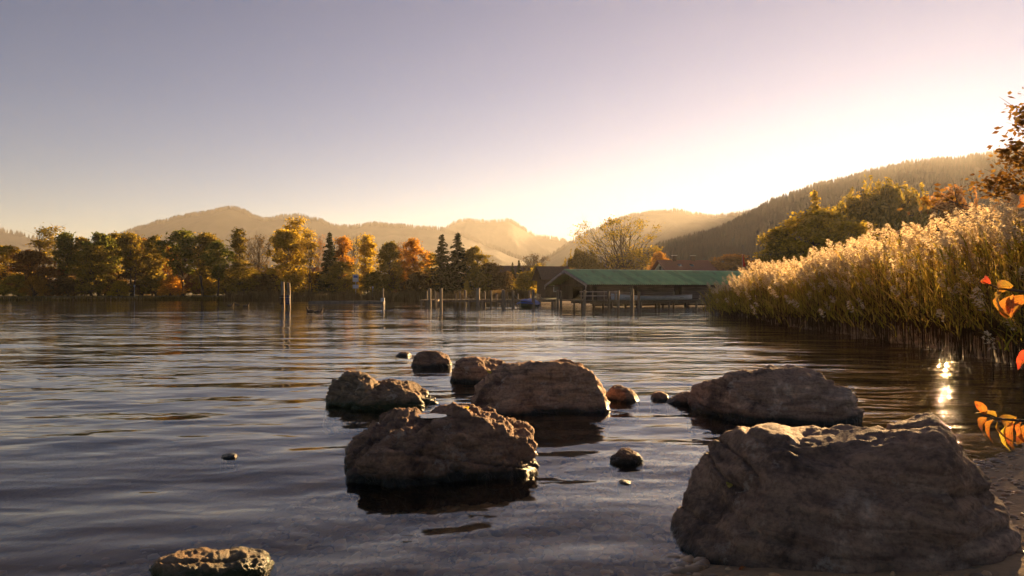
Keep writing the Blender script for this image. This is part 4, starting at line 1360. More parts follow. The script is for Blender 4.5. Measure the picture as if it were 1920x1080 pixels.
def boathouse():
    L, W, zf, ze, zr, ov = 21.8, 11.0, 0.65, 2.32, 3.80, 0.6
    e = empty("boathouse", (7.9, 68.0, 0), math.radians(18), "long wooden boathouse with green sheet-metal roof standing over the water", "boathouse")
    part("platform", e, M['post'], lambda g: (g.box((L / 2, W / 2, zf - 0.09), (L, W - 0.4, 0.14)), g.box((L / 2, 0.15, zf - 0.28), (L, 0.2, 0.24))))
    pile = None
    for i in range(7):
        for ly in (0.25, W - 0.3):
            if pile is None:
                pile = part("pile", e, M['post'], lambda g: g.tube([(0, 0, -1.9), (0, 0, 0.4)], (0.14, 0.13), 8))
                pile.location = (0.4, ly, 0)
            else:
                link("pile", pile.data, e, (0.4 + i * (L - 0.8) / 6, ly, 0))
    # long wall: horizontal planks between posts, with two dark openings
    pl = {}
    hgt = (ze - zf) / 8
    for a, b in ((0.75, 4.7), (5.5, 9.7), (10.5, 15.9), (15.96, 21.4)):
        g = Geo()
        g.box((0, 0, 0), (b - a, 0.05, hgt - 0.022))
        me = g.mesh("plank", [M['plank']])
        for k in range(8):
            link("plank", me, e, ((a + b) / 2, 0.42 + 0.012 * ((k * 7) % 3), zf + hgt * (k + 0.5)), (math.radians(4), 0, 0))
    for x in (0.68, 4.78, 5.42, 9.78, 10.42, 15.93, 21.46):
        part("wall_post", e, M['dark_plank'], lambda g: g.box((0, 0, 0), (0.14, 0.16, ze - zf)), loc=(x, 0.40, (ze + zf) / 2))
    part("opening_shade_and_far_walls", e, M['dark_plank'], lambda g: (g.box((L / 2, 1.0, (zf + ze) / 2), (L - 1.6, 0.06, ze - zf)), g.box((L / 2, W - 0.5, (zf + ze) / 2), (L - 1.4, 0.08, ze - zf)), g.box((L - 0.6, W / 2, (zf + ze) / 2), (0.08, W - 1.1, ze - zf))))  # dark sheet standing in for shade inside the openings, plus the far walls
    for k in range(3):
        part("underfloor_shade", e, M['dark_plank'], lambda g: g.box((L / 2, 0.30 + 0.01 * k, 0.14 + 0.17 * k), (L - 0.4, 0.05, 0.155)))  # dark boards added for the shade among the piles under the wall
    # gable front of upright boards with an open boat door
    n = 22
    for k in range(n):
        y0 = 0.5 + (W - 1.0) * k / n
        wd = (W - 1.0) / n
        yc = y0 + wd / 2
        top = ze - 0.05 + (zr - ze) * (1 - abs(yc - W / 2) / (W / 2)) - 0.1
        bot = 1.95 if 8 <= k <= 13 else zf
        g = Geo()
        g.box((0, 0, 0), (0.045, wd - 0.025, top - bot))
        link("gable_board", g.mesh("gable_board", [M['dark_plank']]), e, (0.95 + 0.01 * (k % 2), yc, (top + bot) / 2))
    # roof sheets with raised seams
    def sheet(g):
        n_, wdt = 12, 0.905
        sl = math.hypot(W / 2 + 0.35, zr - ze + 0.1)
        xs = np.linspace(0, wdt, n_ + 1)
        zs = np.where(np.arange(n_ + 1) % 3 == 0, 0.08, 0.0)
        V = []
        for zz in (0, -0.03):
            for s_ in (0, sl):
                V += [(x, -s_, z + zz) for x, z in zip(xs, zs)]
        k = n_ + 1
        Fc = []
        for i in range(n_):
            Fc += [(i, k + i, k + i + 1, i + 1), (2 * k + i, 2 * k + i + 1, 3 * k + i + 1, 3 * k + i), (k + i, 3 * k + i, 3 * k + i + 1, k + i + 1)]
        g.add(V, Fc)
    g = Geo()
    sheet(g)
    sm = g.mesh("roof_sheet", [M['green_roof']])
    pitch = math.atan2(zr - ze + 0.1, W / 2 + 0.35)
    x = -ov
    i = 0
    while x < L + ov - 0.5:
        dz = 0.006 * ((i * 5) % 3)
        link("roof_sheet", sm, e, (x, W / 2, zr + dz), (pitch, 0, 0))
        link("roof_sheet", sm, e, (x + 0.905, W / 2, zr + dz), (pitch, 0, math.pi))
        x += 0.91
        i += 1
    part("ridge_cap", e, M['green_roof'], lambda g: (g.box((L / 2, W / 2 - 0.12, zr + 0.06), (L + 2 * ov, 0.28, 0.03), 0, (np.array((1, 0, 0)), np.array((0, math.cos(pitch), math.sin(pitch))), np.array((0, -math.sin(pitch), math.cos(pitch))))),
                                                     g.box((L / 2, W / 2 + 0.12, zr + 0.06), (L + 2 * ov, 0.28, 0.03), 0, (np.array((1, 0, 0)), np.array((0, math.cos(pitch), -math.sin(pitch))), np.array((0, math.sin(pitch), math.cos(pitch)))))))
    for sgn in (-1, 1):
        part("barge_board", e, M['pale_wood'], lambda g: g.bar((-ov - 0.05, W / 2 + sgn * (W / 2 + 0.35), ze - 0.2), (-ov - 0.05, W / 2, zr - 0.1), 0.06, 0.26))
        part("eave_board", e, M['dark_plank'], lambda g: g.box((L / 2, W / 2 + sgn * (W / 2 + 0.28), ze - 0.22), (L + ov, 0.05, 0.14)))
    for ly in (-0.2, W / 2, W + 0.2):
        zt = zr - 0.15 if ly == W / 2 else ze - 0.2
        part("hanging_peg", e, M['pale_wood'], lambda g: g.tube([(0, 0, 0), (0, 0, -0.3), (0, 0, -0.42)], (0.06, 0.06, 0.015), 6), loc=(-ov - 0.09, ly, zt))
    part("tie_beam", e, M['dark_plank'], lambda g: g.box((0.4, W / 2, ze - 0.12), (0.16, W - 0.6, 0.2)))
    return e
bh = boathouse()

def walkway():
    e = empty("boathouse_walkway", (7.9, 68.0, 0), math.radians(18), "plank walkway with railing in front of the boathouse", "jetty")
    part("deck", e, M['post'], lambda g: [g.box((-2.2 + 0.255 * k, -1.25, 0.60 + 0.008 * (k % 2)), (0.235, 2.3, 0.07)) for k in range(52)] + [g.box((4.3, y, 0.46), (13.2, 0.14, 0.18)) for y in (-2.2, -0.3)])
    for k in range(5):
        for y in (-2.25, -0.35):
            part("pile", e, M['post'], lambda g: g.tube([(0, 0, -1.9), (0, 0, 0.5)], (0.12, 0.11), 7), loc=(-2.0 + 3.15 * k, y, 0))
    for x in (-2.1, -0.9, 0.3, 1.5):
        part("railing_post", e, M['post'], lambda g: g.box((0, 0, 0.55), (0.11, 0.11, 1.1)), loc=(x, -2.28, 0.5))
    for z in (1.1, 1.5):
        part("rail", e, M['pale_wood'], lambda g: g.box((-0.3, -2.36, z), (4.0, 0.05, 0.10)))
walkway()

def jetty():
    x0, x1, Y = -9.3, 4.6, 72.5
    e = empty("jetty", (x0, Y, 0), 0, "long low wooden jetty on piles left of the boathouse", "jetty")
    Lj = x1 - x0
    part("deck", e, M['post'], lambda g: [g.box((0.13 + 0.26 * k, 0, 0.66 + 0.008 * (k % 2)), (0.24, 1.7, 0.07)) for k in range(int(Lj / 0.26))] + [g.box((Lj / 2, y, 0.50), (Lj, 0.14, 0.20)) for y in (-0.7, 0.7)])
    for k in range(10):
        for y in (-0.7, 0.7):
            part("pile", e, M['post'], lambda g: g.tube([(0, 0, -1.9), (0, 0, 0.6)], (0.12, 0.11), 7), loc=(0.3 + k * (Lj - 0.6) / 9, y, 0))
    part("landing", e, M['post'], lambda g: (g.box((0.8, -1.9, 0.62), (1.9, 2.0, 0.08)), g.box((0.0, -1.9, 0.48), (0.14, 2.0, 0.2)), g.box((1.6, -1.9, 0.48), (0.14, 2.0, 0.2))))
    for x, y in ((0.05, -2.8), (0.6, -2.8), (1.2, -2.8), (1.65, -2.8)):
        part("pile", e, M['post'], lambda g: g.tube([(0, 0, -1.9), (0, 0, 0.6)], (0.09, 0.08), 7), loc=(x, y, 0))
jetty()

ORD = ["first", "second", "third", "fourth", "fifth", "sixth", "seventh", "eighth", "ninth", "tenth", "eleventh", "twelfth", "thirteenth", "fourteenth", "fifteenth", "sixteenth",
       "seventeenth", "eighteenth", "nineteenth", "twentieth", "twenty-first", "twenty-second", "twenty-third", "twenty-fourth", "twenty-fifth", "twenty-sixth", "twenty-seventh", "twenty-eighth"]

def post_mesh(seed, h, r0):
    r = np.random.default_rng(seed)
    g = Geo()
    k = 6
    lean = r.normal(size=2) * 0.012
    p = [(lean[0] * z, lean[1] * z, z) for z in np.linspace(-2.0, h, k)]
    g.tube(p, r0 * (1 + 0.05 * r.normal(size=k)) * np.linspace(1.06, 0.95, k), 9)
    # sloping weathered top
    V = g.V[0]
    top = np.arange(len(V) - 9, len(V))
    V[top, 2] += (V[top, 0] - V[top, 0].mean()) * r.uniform(-0.6, 0.6)
    return g.mesh("mooring_post", [M['post']], False)

posts = [(800, 546, 573, 0.11), (806, 541, 576, 0.14), (827, 541, 578, 0.13), (817, 546, 575, 0.09), (821, 549, 574, 0.08), (855, 550, 570, 0.09), (863, 547, 569, 0.12),
         (872, 544, 571, 0.14), (896, 541, 578, 0.19), (909, 547, 573, 0.10), (921, 545, 574, 0.11), (931, 551, 573, 0.15), (944, 543, 577, 0.20), (952, 548, 572, 0.10), (962, 545, 574, 0.13),
         (971, 551, 571, 0.09), (993, 545, 572, 0.12), (1000, 543, 577, 0.16), (1008, 550, 570, 0.09), (1013, 552, 570, 0.08), (1046, 544, 577, 0.12),
         (1052, 546, 574, 0.14), (1096, 544, 577, 0.14), (1141, 546, 577, 0.11), (1159, 545, 577, 0.13), (1185, 542, 579, 0.17), (1197, 547, 579, 0.13), (1263, 547, 574, 0.10)]
for i, (px, tp, bp_, r0) in enumerate(posts):
    Y = depth_of(bp_)
    h = EYE + (HORIZ - tp) / F * Y
    o = link("mooring_post", post_mesh(i, h, r0), loc=((px - 960) / F * Y, Y, 0), rot=(0, 0, i * 1.3))
    thick = "thick" if r0 > 0.15 else ("thin" if r0 < 0.105 else "plain")
    tag(o, "%s weathered mooring post, %s from the left of the row by jetty and boathouse" % (thick, ORD[i]), "post", "mooring posts by the jetty and boathouse")

for px, tp, lab, blue in ((531, 528, "left one of twin tall posts with a dark sleeve in open water", False), (542, 530, "right one of twin tall posts with a blue sleeve in open water", True)):
    Y = 58.5
    e = empty("sleeved_post", ((px - 960) / F * Y, Y, 0), 0, lab, "post", "twin sleeved posts")
    h = EYE + (HORIZ - tp) / F * Y
    link("shaft", post_mesh(int(px), h, 0.15), e)
    part("sleeve", e, M['blue_sleeve'] if blue else M['dark_wood'], lambda g: (g.tube([(-0.09, -0.03, 0.42), (-0.09, -0.03, 1.22)], (0.21, 0.21), 12)))
    part("strap", e, M['rope'], lambda g: g.tube([(-0.09, -0.03, 1.0), (-0.09, -0.03, 1.04)], (0.217, 0.217), 12))
e = empty("marker_post", ((718 - 960) / F * 79, 79, 0), 0, "lone thin post with a small pale box beside the floating dock", "post")
link("shaft", post_mesh(77, EYE + 5 / F * 79, 0.10), e)
part("box", e, M['metal'], lambda g: g.box((0, -0.14, 0.55), (0.42, 0.2, 0.42)))

def floating_dock():
    e = empty("floating_dock", (-25.2, 85, 0), 0, "long low grey floating dock left of the lone marker post", "dock")
    for k in range(5):
        part("section", e, M['pontoon'], lambda g: (g.box((0, 0, 0.10), (1.78, 1.3, 0.32)), g.box((0, 0, 0.29), (1.82, 1.4, 0.05))), loc=(0.95 + 1.86 * k, 0.05 * (k % 2), 0.004 * k))
    part("beam", e, M['dark_wood'], lambda g: g.box((5.2, 0.8, 0.34), (7.5, 0.18, 0.12)))
floating_dock()

# mooring ropes between posts
def rope(a, b, label, sag=0.25):
    a, b = np.array(a), np.array(b)
    g = Geo()
    g.tube(curve_pts(a, b, -sag, 9), np.full(9, 0.022), 5)
    tag(link("mooring_rope", g.mesh("mooring_rope", [M['rope']], True)), label, "rope")
rope(at(873, 555, 71), at(893, 557, 64), "rope hanging between two posts left of the thick post")
rope(at(962, 549, 71), at(982, 563, 68), "rope running down from a post to the blue-covered boat")
rope(at(1013, 556, 70), at(1045, 559, 64), "rope slung low between posts right of the blue-covered boat")

# ------------------------------------------------------------------ boats
def hull(g, L, Wd, H, sheer=0.25, n=17, m=9, inside=False):
    V = []
    s = np.linspace(-1, 1, n)
    for t in s:
        b = Wd / 2 * (1 - abs(t) ** 2.6) ** 0.8 + 0.015
        zt = H + sheer * t * t + 0.12 * max(0, -t) ** 2
        keel = 0.22 * H * abs(t) ** 3
        for k in range(m):
            a = math.pi * k / (m - 1)
            V.append((t * L / 2, -b * math.cos(a) * (0.72 + 0.28 * (1 - math.sin(a))), zt - (zt - keel) * math.sin(a) ** 0.8))
    Fc = []
    for i in range(n - 1):
        for k in range(m - 1):
            Fc.append((i * m + k, i * m + k + 1, (i + 1) * m + k + 1, (i + 1) * m + k))
    g.add(V, Fc)
    return V

def white_boat():
    e = empty("rowing_boat", (7.9 + 0.951 * 6.3 + 0.309 * 1.0, 68 + 0.309 * 6.3 - 0.951 * 1.0, 0.62), math.radians(18), "long white boat lying beside the boathouse wall", "boat")
    part("hull", e, M['hull_white'], lambda g: hull(g, 9.2, 1.5, 0.42, 0.16), True)
    part("gunwale", e, M['pale_wood'], lambda g: [g.tube([(t * 4.6, sg * (0.75 * (1 - abs(t) ** 2.6) ** 0.8 + 0.02), 0.43 + 0.16 * t * t + 0.12 * max(0, -t) ** 2) for t in np.linspace(-1, 1, 17)], np.full(17, 0.035), 5) for sg in (-1, 1)])
    part("inside", e, M['hull_dark'], lambda g: g.box((0, 0, 0.30), (6.6, 1.0, 0.04)))
    for x in (-2.2, 0.2, 2.4):
        part("thwart", e, M['pale_wood'], lambda g: g.box((0, 0, 0.38), (0.25, 1.25, 0.035)), loc=(x, 0, 0))
white_boat()

def blue_boat():
    x, y, z = at(991, 576, 65)
    e = empty("covered_boat", (x, y, -0.08), math.radians(68), "small moored boat under a bright blue cover", "boat")
    part("hull", e, M['hull_green'], lambda g: hull(g, 4.0, 1.75, 0.50, 0.14), True)
    def cover(g):
        V = []
        n, m = 15, 9
        for t in np.linspace(-1, 1, n):
            b = (1.75 / 2 + 0.05) * (1 - abs(t) ** 2.6) ** 0.8 + 0.05
            zt = 0.50 + 0.14 * t * t
            rise = 0.42 * (1 - t * t) ** 0.7 + 0.05 * math.sin(t * 9)
            for k in range(m):
                u = -1 + 2 * k / (m - 1)
                V.append((t * 2.05, b * u, zt - 0.12 * abs(u) ** 6 + rise * (1 - abs(u) ** 1.4) + 0.02 * math.sin(k * 2.3 + t * 7)))
        Fc = []
        for i in range(n - 1):
            for k in range(m - 1):
                Fc.append((i * m + k, (i + 1) * m + k, (i + 1) * m + k + 1, i * m + k + 1))
        g.add(V, Fc)
    part("cover", e, M['blue_cover'], cover, True)
blue_boat()

# ------------------------------------------------------------------ ducks
def duck_mesh():
    g = Geo()
    prof = [(-0.27, 0.10, 0.015), (-0.22, 0.10, 0.05), (-0.12, 0.07, 0.10), (0.0, 0.06, 0.12), (0.10, 0.07, 0.11), (0.17, 0.11, 0.08), (0.19, 0.17, 0.05), (0.20, 0.22, 0.042), (0.215, 0.27, 0.052), (0.235, 0.30, 0.045), (0.25, 0.31, 0.02)]
    g.tube([(x, 0, z) for x, z, r in prof], [r for x, z, r in prof], 10)
    g.tube([(0.26, 0, 0.285), (0.31, 0, 0.275), (0.335, 0, 0.27)], (0.018, 0.017, 0.008), 6, 1)
    return g.mesh("duck", [M['duck'], M['bill']], True)
dm = duck_mesh()
for px, py, rz, lab in ((432, 574, 0.2, "leftmost of three ducks swimming near the left bank"), (445, 573, 2.9, "middle one of three ducks swimming near the left bank"), (461, 574.5, 0.1, "rightmost of three ducks swimming near the left bank"),
                        (582, 585, 3.0, "left duck of the pair swimming right of the twin posts"), (597, 587, 0.3, "right duck of the pair swimming right of the twin posts")):
    Y = depth_of(py)
    tag(link("duck", dm, loc=((px - 960) / F * Y, Y, -0.03), rot=(0, 0, rz), scale=(1.25,) * 3), lab, "duck", "ducks on the lake")

# ------------------------------------------------------------------ houses, signs, flag
def house(name, label, px, Y, L, W, zw, zr, rz, wall, roof, sky=0, chim=0, wins=3):
    e = empty(name, ((px - 960) / F * Y, Y, 0.5), rz, label, "house")
    part("wall", e, wall, lambda g: (g.box((0, 0, zw / 2), (L, W, zw)), g.add([(-L / 2, -W / 2, zw), (-L / 2, W / 2, zw), (-L / 2, 0, zr - 0.12), (L / 2, -W / 2, zw), (L / 2, W / 2, zw), (L / 2, 0, zr - 0.12)], [(0, 2, 1), (3, 4, 5), (0, 3, 5, 2), (1, 2, 5, 4)])))
    dl = zr - zw
    rf = part("roof", e, roof, lambda g: [g.box((0, sg * (W / 4 + 0.25), zw + dl / 2 - 0.02), (L + 1.4, math.hypot(W / 2 + 0.5, dl * (1 + 1 / W)), 0.16), 0,
              (np.array((1, 0, 0)), np.array((0, math.cos(math.atan2(dl, W / 2)), -sg * math.sin(math.atan2(dl, W / 2)))), np.array((0, sg * math.sin(math.atan2(dl, W / 2)), math.cos(math.atan2(dl, W / 2)))))) for sg in (-1, 1)])
    pit = math.atan2(dl, W / 2)
    for k in range(sky):
        part("skylight", rf, M['glass'], lambda g: g.box((0, 0, 0), (0.75, 1.0, 0.14)), loc=(-L * 0.16 + k * L * 0.13, -W * 0.24 + 0.25 * (k % 2), zw + dl * 0.53 + 0.12 - 0.12 * (k % 2)), rot=(pit, 0, 0))
    for k in range(chim):
        c = part("chimney", rf, M['brown_roof'], lambda g: g.box((0, 0, 0), (0.7, 0.6, 1.5)), loc=(-L * 0.2 + k * L * 0.42, -0.3, zr + 0.2))
        part("cap", rf, M['metal'], lambda g: g.box((0, 0, 0), (0.95, 0.85, 0.12)), loc=(-L * 0.2 + k * L * 0.42, -0.3, zr + 1.02))
    for k in range(wins):
        w = part("window", e, M['white'], lambda g: g.box((0, 0, 0), (1.15, 0.10, 1.35)), loc=(-L / 2 + L * (k + 0.5) / wins, -W / 2 - 0.03, zw * 0.55))
        part("pane", w, M['glass'], lambda g: g.box((0, -0.03, 0), (0.92, 0.08, 1.1)))
    part("gable_window", e, M['glass'], lambda g: g.box((-L / 2 - 0.02, 0, zw + dl * 0.3), (0.08, 0.9, 1.1)))
    return e

house("farmhouse", "house with red tiled roof, skylights and two chimneys behind the boathouse", 1280, 135, 9.2, 9.5, 4.6, 7.0, math.radians(8), M['cream'], M['red_roof'], 4, 2)
house("farmhouse", "brown-roofed house half hidden by bushes left of the boathouse", 955, 150, 12, 9, 3.6, 6.4, math.radians(-4), M['cream'], M['brown_roof'], 0, 0)
house("shed", "small dark shed roof showing left of the boathouse gable", 1036, 104, 3.6, 5, 2.9, 4.6, math.radians(12), M['dark_wood'], M['brown_roof'], 0, 0, 1)
house("farmhouse", "dark roof rising above the reeds below the sun at right", 1848, 84, 7.5, 8, 8.2, 10.4, math.radians(25), M['dark_wood'], M['brown_roof'], 0, 0)
house("farmhouse", "reddish house glimpsed between trunks right of the golden tree", 572, 150, 9, 8, 3.6, 6.0, math.radians(5), M['cream'], M['red_roof'], 0, 0)

e = empty("sign_post", ((667 - 960) / F * 117, 117, 0.55), 0, "two white notice boards on a pole among the shore trees", "sign")
part("pole", e, M['metal'], lambda g: g.tube([(0, 0, 0), (0, 0, 4.1)], (0.06, 0.05), 8))
for z, h in ((3.2, 1.25), (1.75, 0.62)):
    bd = part("board", e, M['white'], lambda g: g.box((0, -0.09, z), (0.98, 0.06, h)))
part("panel", bd, M['sign_blue'], lambda g: g.box((0, -0.128, 3.45), (0.74, 0.012, 0.42)))

for px, tp, Y, lab in ((252, 538, 119, "thin lamp post on the left bank under the alders"), (699, 541, 113, "small white-topped marker pole on the mid shore")):
    e = empty("lamp_post", ((px - 960) / F * Y, Y, 0.4), 0, lab, "lamp post")
    hh = EYE + (HORIZ - tp) / F * Y - 0.4
    part("pole", e, M['metal'], lambda g: g.tube([(0, 0, 0), (0, 0, hh)], (0.05, 0.04), 7))
    part("lamp_head", e, M['white'], lambda g: g.tube([(0, 0, hh), (0, 0, hh + 0.12), (0, 0, hh + 0.3), (0, 0, hh + 0.36)], (0.06, 0.15, 0.13, 0.03), 8))

x, y, z = at(1392, 500, 60)
e = empty("flag_pole", (x, y, 0.4), 0, "thin pole with a hanging red pennant at the end of the reeds", "flag")
part("pole", e, M['pale_wood'], lambda g: g.tube([(0, 0, 0), (0, 0, 4.45)], (0.035, 0.025), 6))
part("pennant", e, M['red'], lambda g: g.add([(0.03, 0, 4.4), (0.17, 0.05, 3.95), (0.30, -0.04, 3.35), (0.06, 0.03, 3.30), (0.03, 0, 3.9), (0.03, 0.012, 4.4), (0.17, 0.062, 3.95), (0.30, -0.028, 3.35), (0.06, 0.042, 3.30), (0.03, 0.012, 3.9)],
     [(0, 1, 4), (1, 2, 3, 4), (5, 9, 6), (6, 9, 8, 7), (0, 5, 6, 1), (1, 6, 7, 2), (2, 7, 8, 3)]))

# ------------------------------------------------------------------ tree at the right edge and the shrub with autumn leaves
M['near_leaf'] = leaf_mat("sunset_brown_leaves", [(0.10, 0.045, 0.014), (0.20, 0.10, 0.02), (0.28, 0.16, 0.03)], 0.45)
LM['near'] = M['near_leaf']
KIND['edge'] = (9, 7.0, [gen_broadleaf(91, 9, 7.0, 0.22, p_round, 150, 130, 0.60, 0.09, 0.16, 1, 3, 0.4)])
edge_tree = tree(2132, 105, 19.5, 470, 'edge', 'near', 'overhanging_tree', "leafy tree leaning in at the right edge beside the sun", rot=0.6)

def big_leaf(L, Wd, curl, fold, seed):
    r = np.random.default_rng(seed)
    n = 9
    V, Fc = [], []
    t = np.linspace(0, 1, n)
    w = Wd * np.sin(math.pi * np.clip(t, 0, 1) ** 0.8) ** 0.85
    w[-1] = 0.0005
    w[0] = 0.0012
    x = L * (np.sin(curl * t) / curl if curl else t)
    z = -L * ((1 - np.cos(curl * t)) / curl if curl else 0 * t)
    for i in range(n):
        for sg in (-1, -0.5, 0, 0.5, 1):
            V.append((x[i], sg * w[i], z[i] + abs(sg) * w[i] * fold + 0.0016 * math.sin(t[i] * 16 + sg * 3) * abs(sg)))
    for i in range(n - 1):
        for k in range(4):
            Fc.append((i * 5 + k, (i + 1) * 5 + k, (i + 1) * 5 + k + 1, i * 5 + k + 1))
    return mesh_from("leaf", np.array(V), np.array(Fc), True, [M['bark']])

def autumn_leaf_mat(name, a, b_, c_):
    m, nt, out = new_mat(name)
    tc = N(nt, "ShaderNodeTexCoord")
    nz = N(nt, "ShaderNodeTexNoise")
    nz.inputs["Scale"].default_value = 28
    nz.inputs["Detail"].default_value = 6
    nt.links.new(tc.outputs["Object"], nz.inputs[0])
    col = ramp(nt, nz.outputs[0], [(0.32, a), (0.5, b_), (0.68, c_)])
    sp = N(nt, "ShaderNodeSeparateXYZ")
    nt.links.new(tc.outputs["Object"], sp.inputs[0])
    ab = N(nt, "ShaderNodeMath", operation='ABSOLUTE')
    nt.links.new(sp.outputs[1], ab.inputs[0])
    sv = N(nt, "ShaderNodeMath", operation='MULTIPLY_ADD')      # side veins run forward from the midrib
    nt.links.new(ab.outputs[0], sv.inputs[0])
    sv.inputs[1].default_value = -0.9
    nt.links.new(sp.outputs[0], sv.inputs[2])
    sn = N(nt, "ShaderNodeMath", operation='SINE')
    fq = N(nt, "ShaderNodeMath", operation='MULTIPLY')
    nt.links.new(sv.outputs[0], fq.inputs[0])
    fq.inputs[1].default_value = 620
    nt.links.new(fq.outputs[0], sn.inputs[0])
    vr = N(nt, "ShaderNodeMapRange")
    vr.inputs["From Min"].default_value = 0.75
    vr.inputs["From Max"].default_value = 1.0
    vr.inputs["To Max"].default_value = 0.5
    nt.links.new(sn.outputs[0], vr.inputs["Value"])
    mr_ = N(nt, "ShaderNodeMapRange")
    mr_.inputs["From Min"].default_value = 0.0013
    mr_.inputs["From Max"].default_value = 0.0005
    mr_.inputs["To Max"].default_value = 0.8
    nt.links.new(ab.outputs[0], mr_.inputs["Value"])
    vm = N(nt, "ShaderNodeMath", operation='MAXIMUM')
    nt.links.new(vr.outputs[0], vm.inputs[0])
    nt.links.new(mr_.outputs[0], vm.inputs[1])
    vmx = N(nt, "ShaderNodeMix", data_type='RGBA')
    nt.links.new(vm.outputs[0], vmx.inputs[0])
    nt.links.new(col, vmx.inputs[6])
    vmx.inputs[7].default_value = (a[0] * 0.45, a[1] * 0.4, a[2] * 0.5, 1)
    spn = N(nt, "ShaderNodeTexNoise")
    spn.inputs["Scale"].default_value = 120
    nt.links.new(tc.outputs["Object"], spn.inputs[0])
    spr = N(nt, "ShaderNodeMapRange")
    spr.inputs["From Min"].default_value = 0.62
    spr.inputs["From Max"].default_value = 0.70
    nt.links.new(spn.outputs[0], spr.inputs["Value"])
    smx = N(nt, "ShaderNodeMix", data_type='RGBA')
    nt.links.new(spr.outputs[0], smx.inputs[0])
    nt.links.new(vmx.outputs[2], smx.inputs[6])
    smx.inputs[7].default_value = (0.10, 0.045, 0.02, 1)
    col = smx.outputs[2]
    d = N(nt, "ShaderNodeBsdfPrincipled")
    d.inputs["Roughness"].default_value = 0.5
    t = N(nt, "ShaderNodeBsdfTranslucent")
    mx = N(nt, "ShaderNodeMixShader")
    mx.inputs[0].default_value = 0.5
    nt.links.new(col, d.inputs["Base Color"])
    nt.links.new(col, t.inputs[0])
    nt.links.new(d.outputs[0], mx.inputs[1])
    nt.links.new(t.outputs[0], mx.inputs[2])
    nt.links.new(mx.outputs[0], out.inputs[0])
    return m

AL = [autumn_leaf_mat("orange_leaf", (0.30, 0.16, 0.03), (0.52, 0.20, 0.03), (0.45, 0.09, 0.03)),
      autumn_leaf_mat("olive_orange_leaf", (0.22, 0.17, 0.03), (0.45, 0.24, 0.03), (0.55, 0.20, 0.03)),
      autumn_leaf_mat("red_leaf", (0.55, 0.10, 0.03), (0.62, 0.06, 0.03), (0.50, 0.16, 0.03)),
      autumn_leaf_mat("yellow_leaf", (0.40, 0.32, 0.04), (0.55, 0.42, 0.05), (0.48, 0.30, 0.05))]
BL = [big_leaf(0.095, 0.021, 0.9, 0.35, 1), big_leaf(0.080, 0.020, 0.5, 0.45, 2), big_leaf(0.105, 0.024, 1.3, 0.30, 3)]

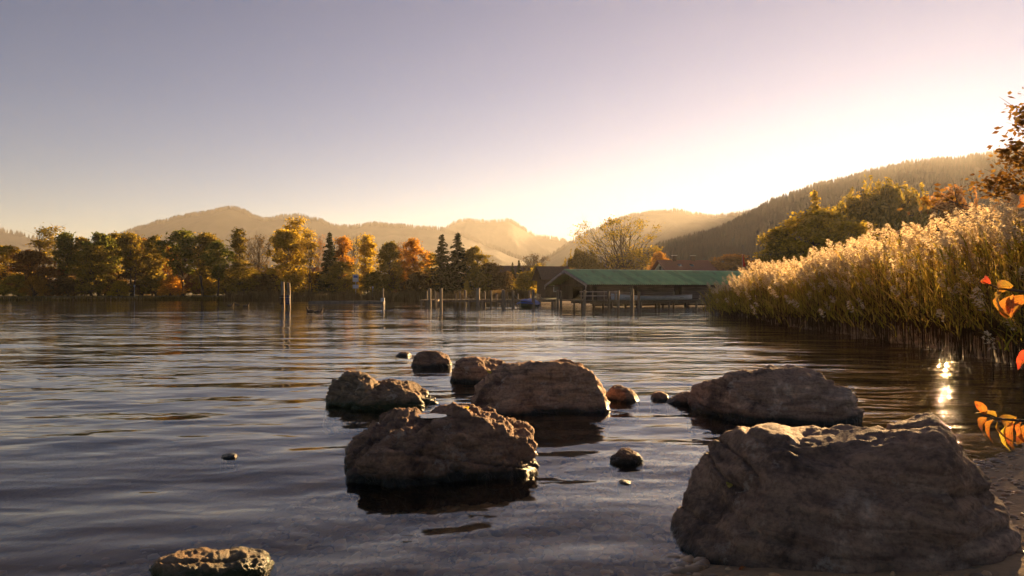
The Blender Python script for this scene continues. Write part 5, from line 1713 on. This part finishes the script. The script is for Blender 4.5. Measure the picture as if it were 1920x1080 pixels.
def shrub():
    base = np.array((2.05, 1.9, 0.35))
    e = empty("autumn_shrub", tuple(base), 0, "shrub twigs with orange and red autumn leaves reaching in at the right edge", "shrub")
    B = lambda px, py, Y: np.array(at(px, py, Y)) - base
    twigs = [
        [B(2120, 640, 1.8), B(1990, 560, 1.75), B(1925, 548, 1.72), B(1870, 540, 1.7), B(1842, 528, 1.68)],
        [B(2120, 900, 1.7), B(2000, 800, 1.68), B(1930, 790, 1.65), B(1880, 786, 1.63), B(1838, 778, 1.62)],
        [B(2080, 700, 1.75), B(1980, 660, 1.72), B(1935, 655, 1.7)],
        [B(2080, 480, 1.75), B(1990, 392, 1.7), B(1940, 378, 1.68)],
    ]
    part("stem", e, M['bark'], lambda g: (g.tube([(0, 0, -0.3), (0.02, 0.0, 0.5), (0.0, -0.05, 1.0), (0.05, -0.05, 1.7)], (0.022, 0.018, 0.013, 0.007), 7),
                                          g.tube([(0.05, 0.02, -0.3), (0.15, -0.05, 0.4), (0.12, -0.1, 1.0)], (0.018, 0.013, 0.008), 7)), True)
    for tw in twigs:
        root = np.array((0.0, -0.02, max(-0.1, tw[0][2] - 0.35)))
        pts = [root] + list(tw)
        part("twig", e, M['bark'], lambda g: g.tube(pts, np.linspace(0.007, 0.0016, len(pts)), 6), True)
    # leaves: photo px, row, depth, heading in the picture (deg, 0 = right, 90 = up), leaf shape, material
    for px, py, Y, ang, sh, mt, tl in [
        (1858, 532, 1.68, 152, 1, 2, 0.2), (1900, 536, 1.70, 182, 2, 1, 0.5), (1945, 545, 1.73, 168, 2, 1, -0.3), (1878, 547, 1.69, 224, 0, 1, 0.3), (1872, 552, 1.70, 243, 2, 1, -0.4),
        (1892, 556, 1.71, 250, 2, 0, 0.5), (1900, 552, 1.70, 262, 1, 0, 0.0), (1930, 556, 1.72, 200, 0, 0, 0.7), (1930, 565, 1.74, 215, 1, 0, -0.5), (1952, 560, 1.7, 250, 2, 1, 0.3), (1915, 572, 1.73, 185, 1, 1, 0.9),
        (1850, 783, 1.62, 218, 2, 0, 0.4), (1862, 787, 1.63, 236, 0, 0, -0.2), (1870, 790, 1.63, 256, 2, 1, 0.4), (1885, 800, 1.64, 262, 1, 3, 0.0), (1898, 790, 1.64, 250, 2, 0, 0.5), (1915, 790, 1.65, 232, 0, 0, -0.4),
        (1925, 795, 1.66, 262, 2, 0, 0.6), (1848, 778, 1.62, 118, 1, 0, 0.3), (1868, 782, 1.63, 150, 1, 1, -0.6), (1940, 788, 1.66, 200, 2, 0, 0.2), (1905, 782, 1.64, 205, 2, 1, 1.0),
        (1936, 655, 1.70, 228, 1, 2, 0.3), (1950, 662, 1.71, 250, 2, 2, -0.3), (1942, 378, 1.68, 175, 2, 0, 0.4), (1955, 385, 1.69, 215, 1, 1, 0.0), (1965, 650, 1.72, 200, 0, 2, 0.2)]:
        a = math.radians(ang)
        d = Vector((math.cos(a), 0.25 * math.sin(px), math.sin(a))).normalized()
        q = d.to_track_quat('X', 'Z')
        o = link("leaf", BL[sh], e, tuple(B(px, py, Y)), scale=(0.70 + 0.14 * math.sin(px * 3.1), 0.60 + 0.12 * math.sin(py), 0.9))
        from mathutils import Quaternion
        o.rotation_euler = (q @ Quaternion((1, 0, 0), tl + 0.9)).to_euler()
        obj_mat(o, AL[mt])
shrub()

# fallen leaves on the rocks and shore
def drop_z(x, y):
    """height of the first rock or the ground under a point"""
    bpy.context.view_layer.update()
    dg = bpy.context.evaluated_depsgraph_get()
    hit, loc, nr, ix, ob, mx = SC.ray_cast(dg, Vector((x, y, 1.45)), Vector((0, 0, -1)))
    k = 0
    while hit and ob.name.split(".")[0] not in ("boulder", "stone", "ground", "shore_pebbles", "lake_water") and k < 8:
        hit, loc, nr, ix, ob, mx = SC.ray_cast(dg, loc - Vector((0, 0, 0.002)), Vector((0, 0, -1)))
        k += 1
    return (loc.z if hit else 0.0), (nr if hit else Vector((0, 0, 1)))

for px, Y, mt, sh, lab in ((1372, 4.25, 3, 1, "curled yellow leaf lying on the top left of the largest boulder"), (1398, 3.78, 0, 1, "orange leaf lying on the front of the largest boulder"),
                           (873, 6.45, 3, 2, "yellow-green leaf lying on the boulder with the pool"), (845, 6.3, 2, 1, "small red leaf lying beside the rain pool"),
                           (922, 9.35, 3, 2, "yellow-green leaf on the left shoulder of the dome-shaped boulder"), (1872, 4.5, 1, 2, "brown leaf on the gravel at the right edge"), (1885, 4.1, 0, 0, "orange-brown leaf on the gravel at the bottom right corner")):
    x = (px - 960) / F * Y
    z, nr = drop_z(x, Y)
    o = link("fallen_leaf", BL[sh], loc=(x, Y, z + 0.008), scale=(0.8,) * 3)
    q = nr.to_track_quat('Z', 'Y')
    o.rotation_euler = q.to_euler()
    obj_mat(o, AL[mt])
    tag(o, lab, "leaf")
